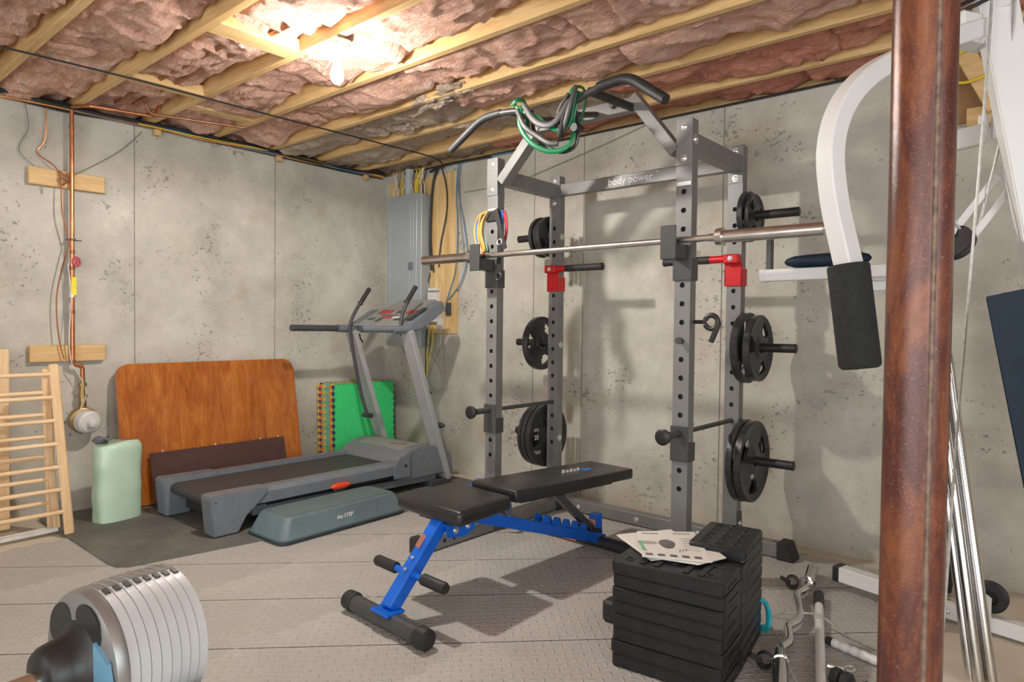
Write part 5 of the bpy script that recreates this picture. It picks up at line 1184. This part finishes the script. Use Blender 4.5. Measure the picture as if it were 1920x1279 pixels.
# ------------------------------------------------------------------ adjustable dumbbell on its stand, near left
U_ = V((-.14, .99, 0)).normalized(); DC = V((-1.172, .349, .628))
sp = thing('dumbbell_stand', DC + V((.05, .05, -.66)), 'black dumbbell stand tray in the bottom left corner', 'stand')
Md = axes(DC, U_, (-U_.y, U_.x, 0))     # local x along the dumbbell, z up
db_ = thing('adjustable_dumbbell', DC+V((0, 0, -.115)), 'adjustable dumbbell with silver curved plates and black end in the bottom left corner', 'dumbbell')
def dplate(x0, x1, R, name, mat, parent, flat=.55):
    """plate: round with a flattened, notched top"""
    m_ = MB(Md); pts = []
    N = 48
    for k in range(N):
        t = 2*PI*k/N; yq, zq = R*math.cos(t), R*1.02*math.sin(t)
        pts.append((yq, zq))
    m_.prism([(x0, y, z) for y, z in pts], (x1-x0, 0, 0), .0012); return m_.build(name, mat, parent, 30)
R_ = .113
MB(Md).cyl((-.30, 0, .0), (-.055, 0, 0), .0155, 22).build('handle', m_chrome, db_)
m_ = MB(Md); m_.lathe((-.062, 0, 0), (1, 0, 0), [(0, .018), (.004, .040), (.012, .046), (.030, .050), (.040, .052), (.052, .060), (.060, .072)], 32); m_.build('hub', m_black, db_, 50)
m_ = MB(Md); m_.lathe((-.004, 0, 0), (1, 0, 0), [(0, .070), (.0, .098), (.004, R_-.004), (.014, R_), (.020, R_)], 48); fc = m_.build('end_face', m_silverd, db_)
MB(Md).lathe((-.0048, 0, 0), (1, 0, 0), [(0, .02), (0, .052), (.004, .052)], 32).build('inner_disc', m_black, fc)
for k in range(5):
    t = PI/2+k*2*PI/5+.45; cy_, cz_ = .076*math.cos(t), .076*math.sin(t)
    m_ = MB(Md); m_.prism([(-.0052, cy_+.040*math.cos(a_)*math.cos(t+PI/2)-.029*math.sin(a_)*math.sin(t+PI/2), cz_+.040*math.cos(a_)*math.sin(t+PI/2)+.029*math.sin(a_)*math.cos(t+PI/2)) for a_ in [2*PI*q/18 for q in range(18)]], (.0015, 0, 0)); m_.build('recess', m_black, fc)
m_ = MB(Md); m_.prism([(-.010, -.058, .052), (-.010, -.098, .030), (-.010, -.112, -.02), (-.010, -.108, -.10), (-.010, -.062, -.10)], (.006, 0, 0)); m_.build('blue_insert', m_sky, db_)
x = .018
for k in range(8):
    pl = dplate(x, x+.0145, R_-.0008*abs(k-3), 'plate', m_silver, db_)
    # dark channel on the top of each plate and the tooth beside it
    for q in range(6):
        t0_, t1_ = math.radians(92+q*11), math.radians(92+(q+1)*11)
        Rr = R_-.0008*abs(k-3)
        if q == 0:
            MB(Md).prism([(x+.004, Rr*math.cos(t_)*.995, Rr*1.02*math.sin(t_)*.995) for t_ in (math.radians(99), math.radians(106))]+[(x+.004, (Rr+.002)*math.cos(t_), (Rr+.002)*1.02*math.sin(t_)) for t_ in (math.radians(106), math.radians(99))], (.008, 0, 0)).build('tooth', m_black, pl)
    m_ = MB(Md); m_.prism([(x+.0015, (Rr+.0008)*math.cos(t_), (Rr+.0008)*1.02*math.sin(t_)) for t_ in [math.radians(48+7*q) for q in range(8)]]+[(x+.0015, (Rr-.003)*math.cos(t_), (Rr-.003)*1.02*math.sin(t_)) for t_ in [math.radians(97-7*q) for q in range(8)]], (.0120, 0, 0)); m_.build('channel', m_silverd, pl)
    x += .0158
# cradle tray under the head, second head out of frame
m_ = MB(Md); m_.prism([(.085, y, z) for y, z in ((-.125, -.135), (-.140, -.055), (-.132, -.045), (-.118, -.085), (-.06, -.122), (.06, -.122), (.118, -.085), (.132, -.045), (.140, -.055), (.125, -.135), (.10, -.155), (-.10, -.155))], (.05, 0, 0), .003); m_.build('cradle', m_tmdk, sp)
m_ = MB(Md); m_.box((-.50, -.12, -.18), (.23, .12, -.156), .004); m_.build('tray', m_black, sp)
for xx in (-.42, .15):
    MB(Md).box((xx, -.03, -.64), (xx+.05, .03, -.18), .003).build('post', m_black, sp); MB(Md).box((xx-.02, -.20, -.662), (xx+.07, .20, -.64), .003).build('foot', m_black, sp)
MB(Md).lathe((-.30, 0, 0), (-1, 0, 0), [(0, .02), (.004, .085), (.012, R_), (.17, R_), (.175, .10)], 40).build('far_head', m_silver, db_)
Dk = DC + V((-.38, .10, -.245)); 
t_ = thing('round_weight', Dk+V((0, 0, -.12)), 'dark grey round dumbbell head at the left edge of the photo', 'dumbbell')
Mr = axes(Dk, U_, (-U_.y, U_.x, 0))
MB(Mr).lathe((0, 0, 0), (1, 0, 0), [(-.2, .02), (-.06, .022), (-.055, .09), (-.045, .112), (.05, .112), (.06, .105), (.062, .06)], 40).build('head', m_tmgrey, t_)
MB(Mr).box((-.10, -.09, -.455), (.06, .09, -.115), .004).build('support', m_black, t_)
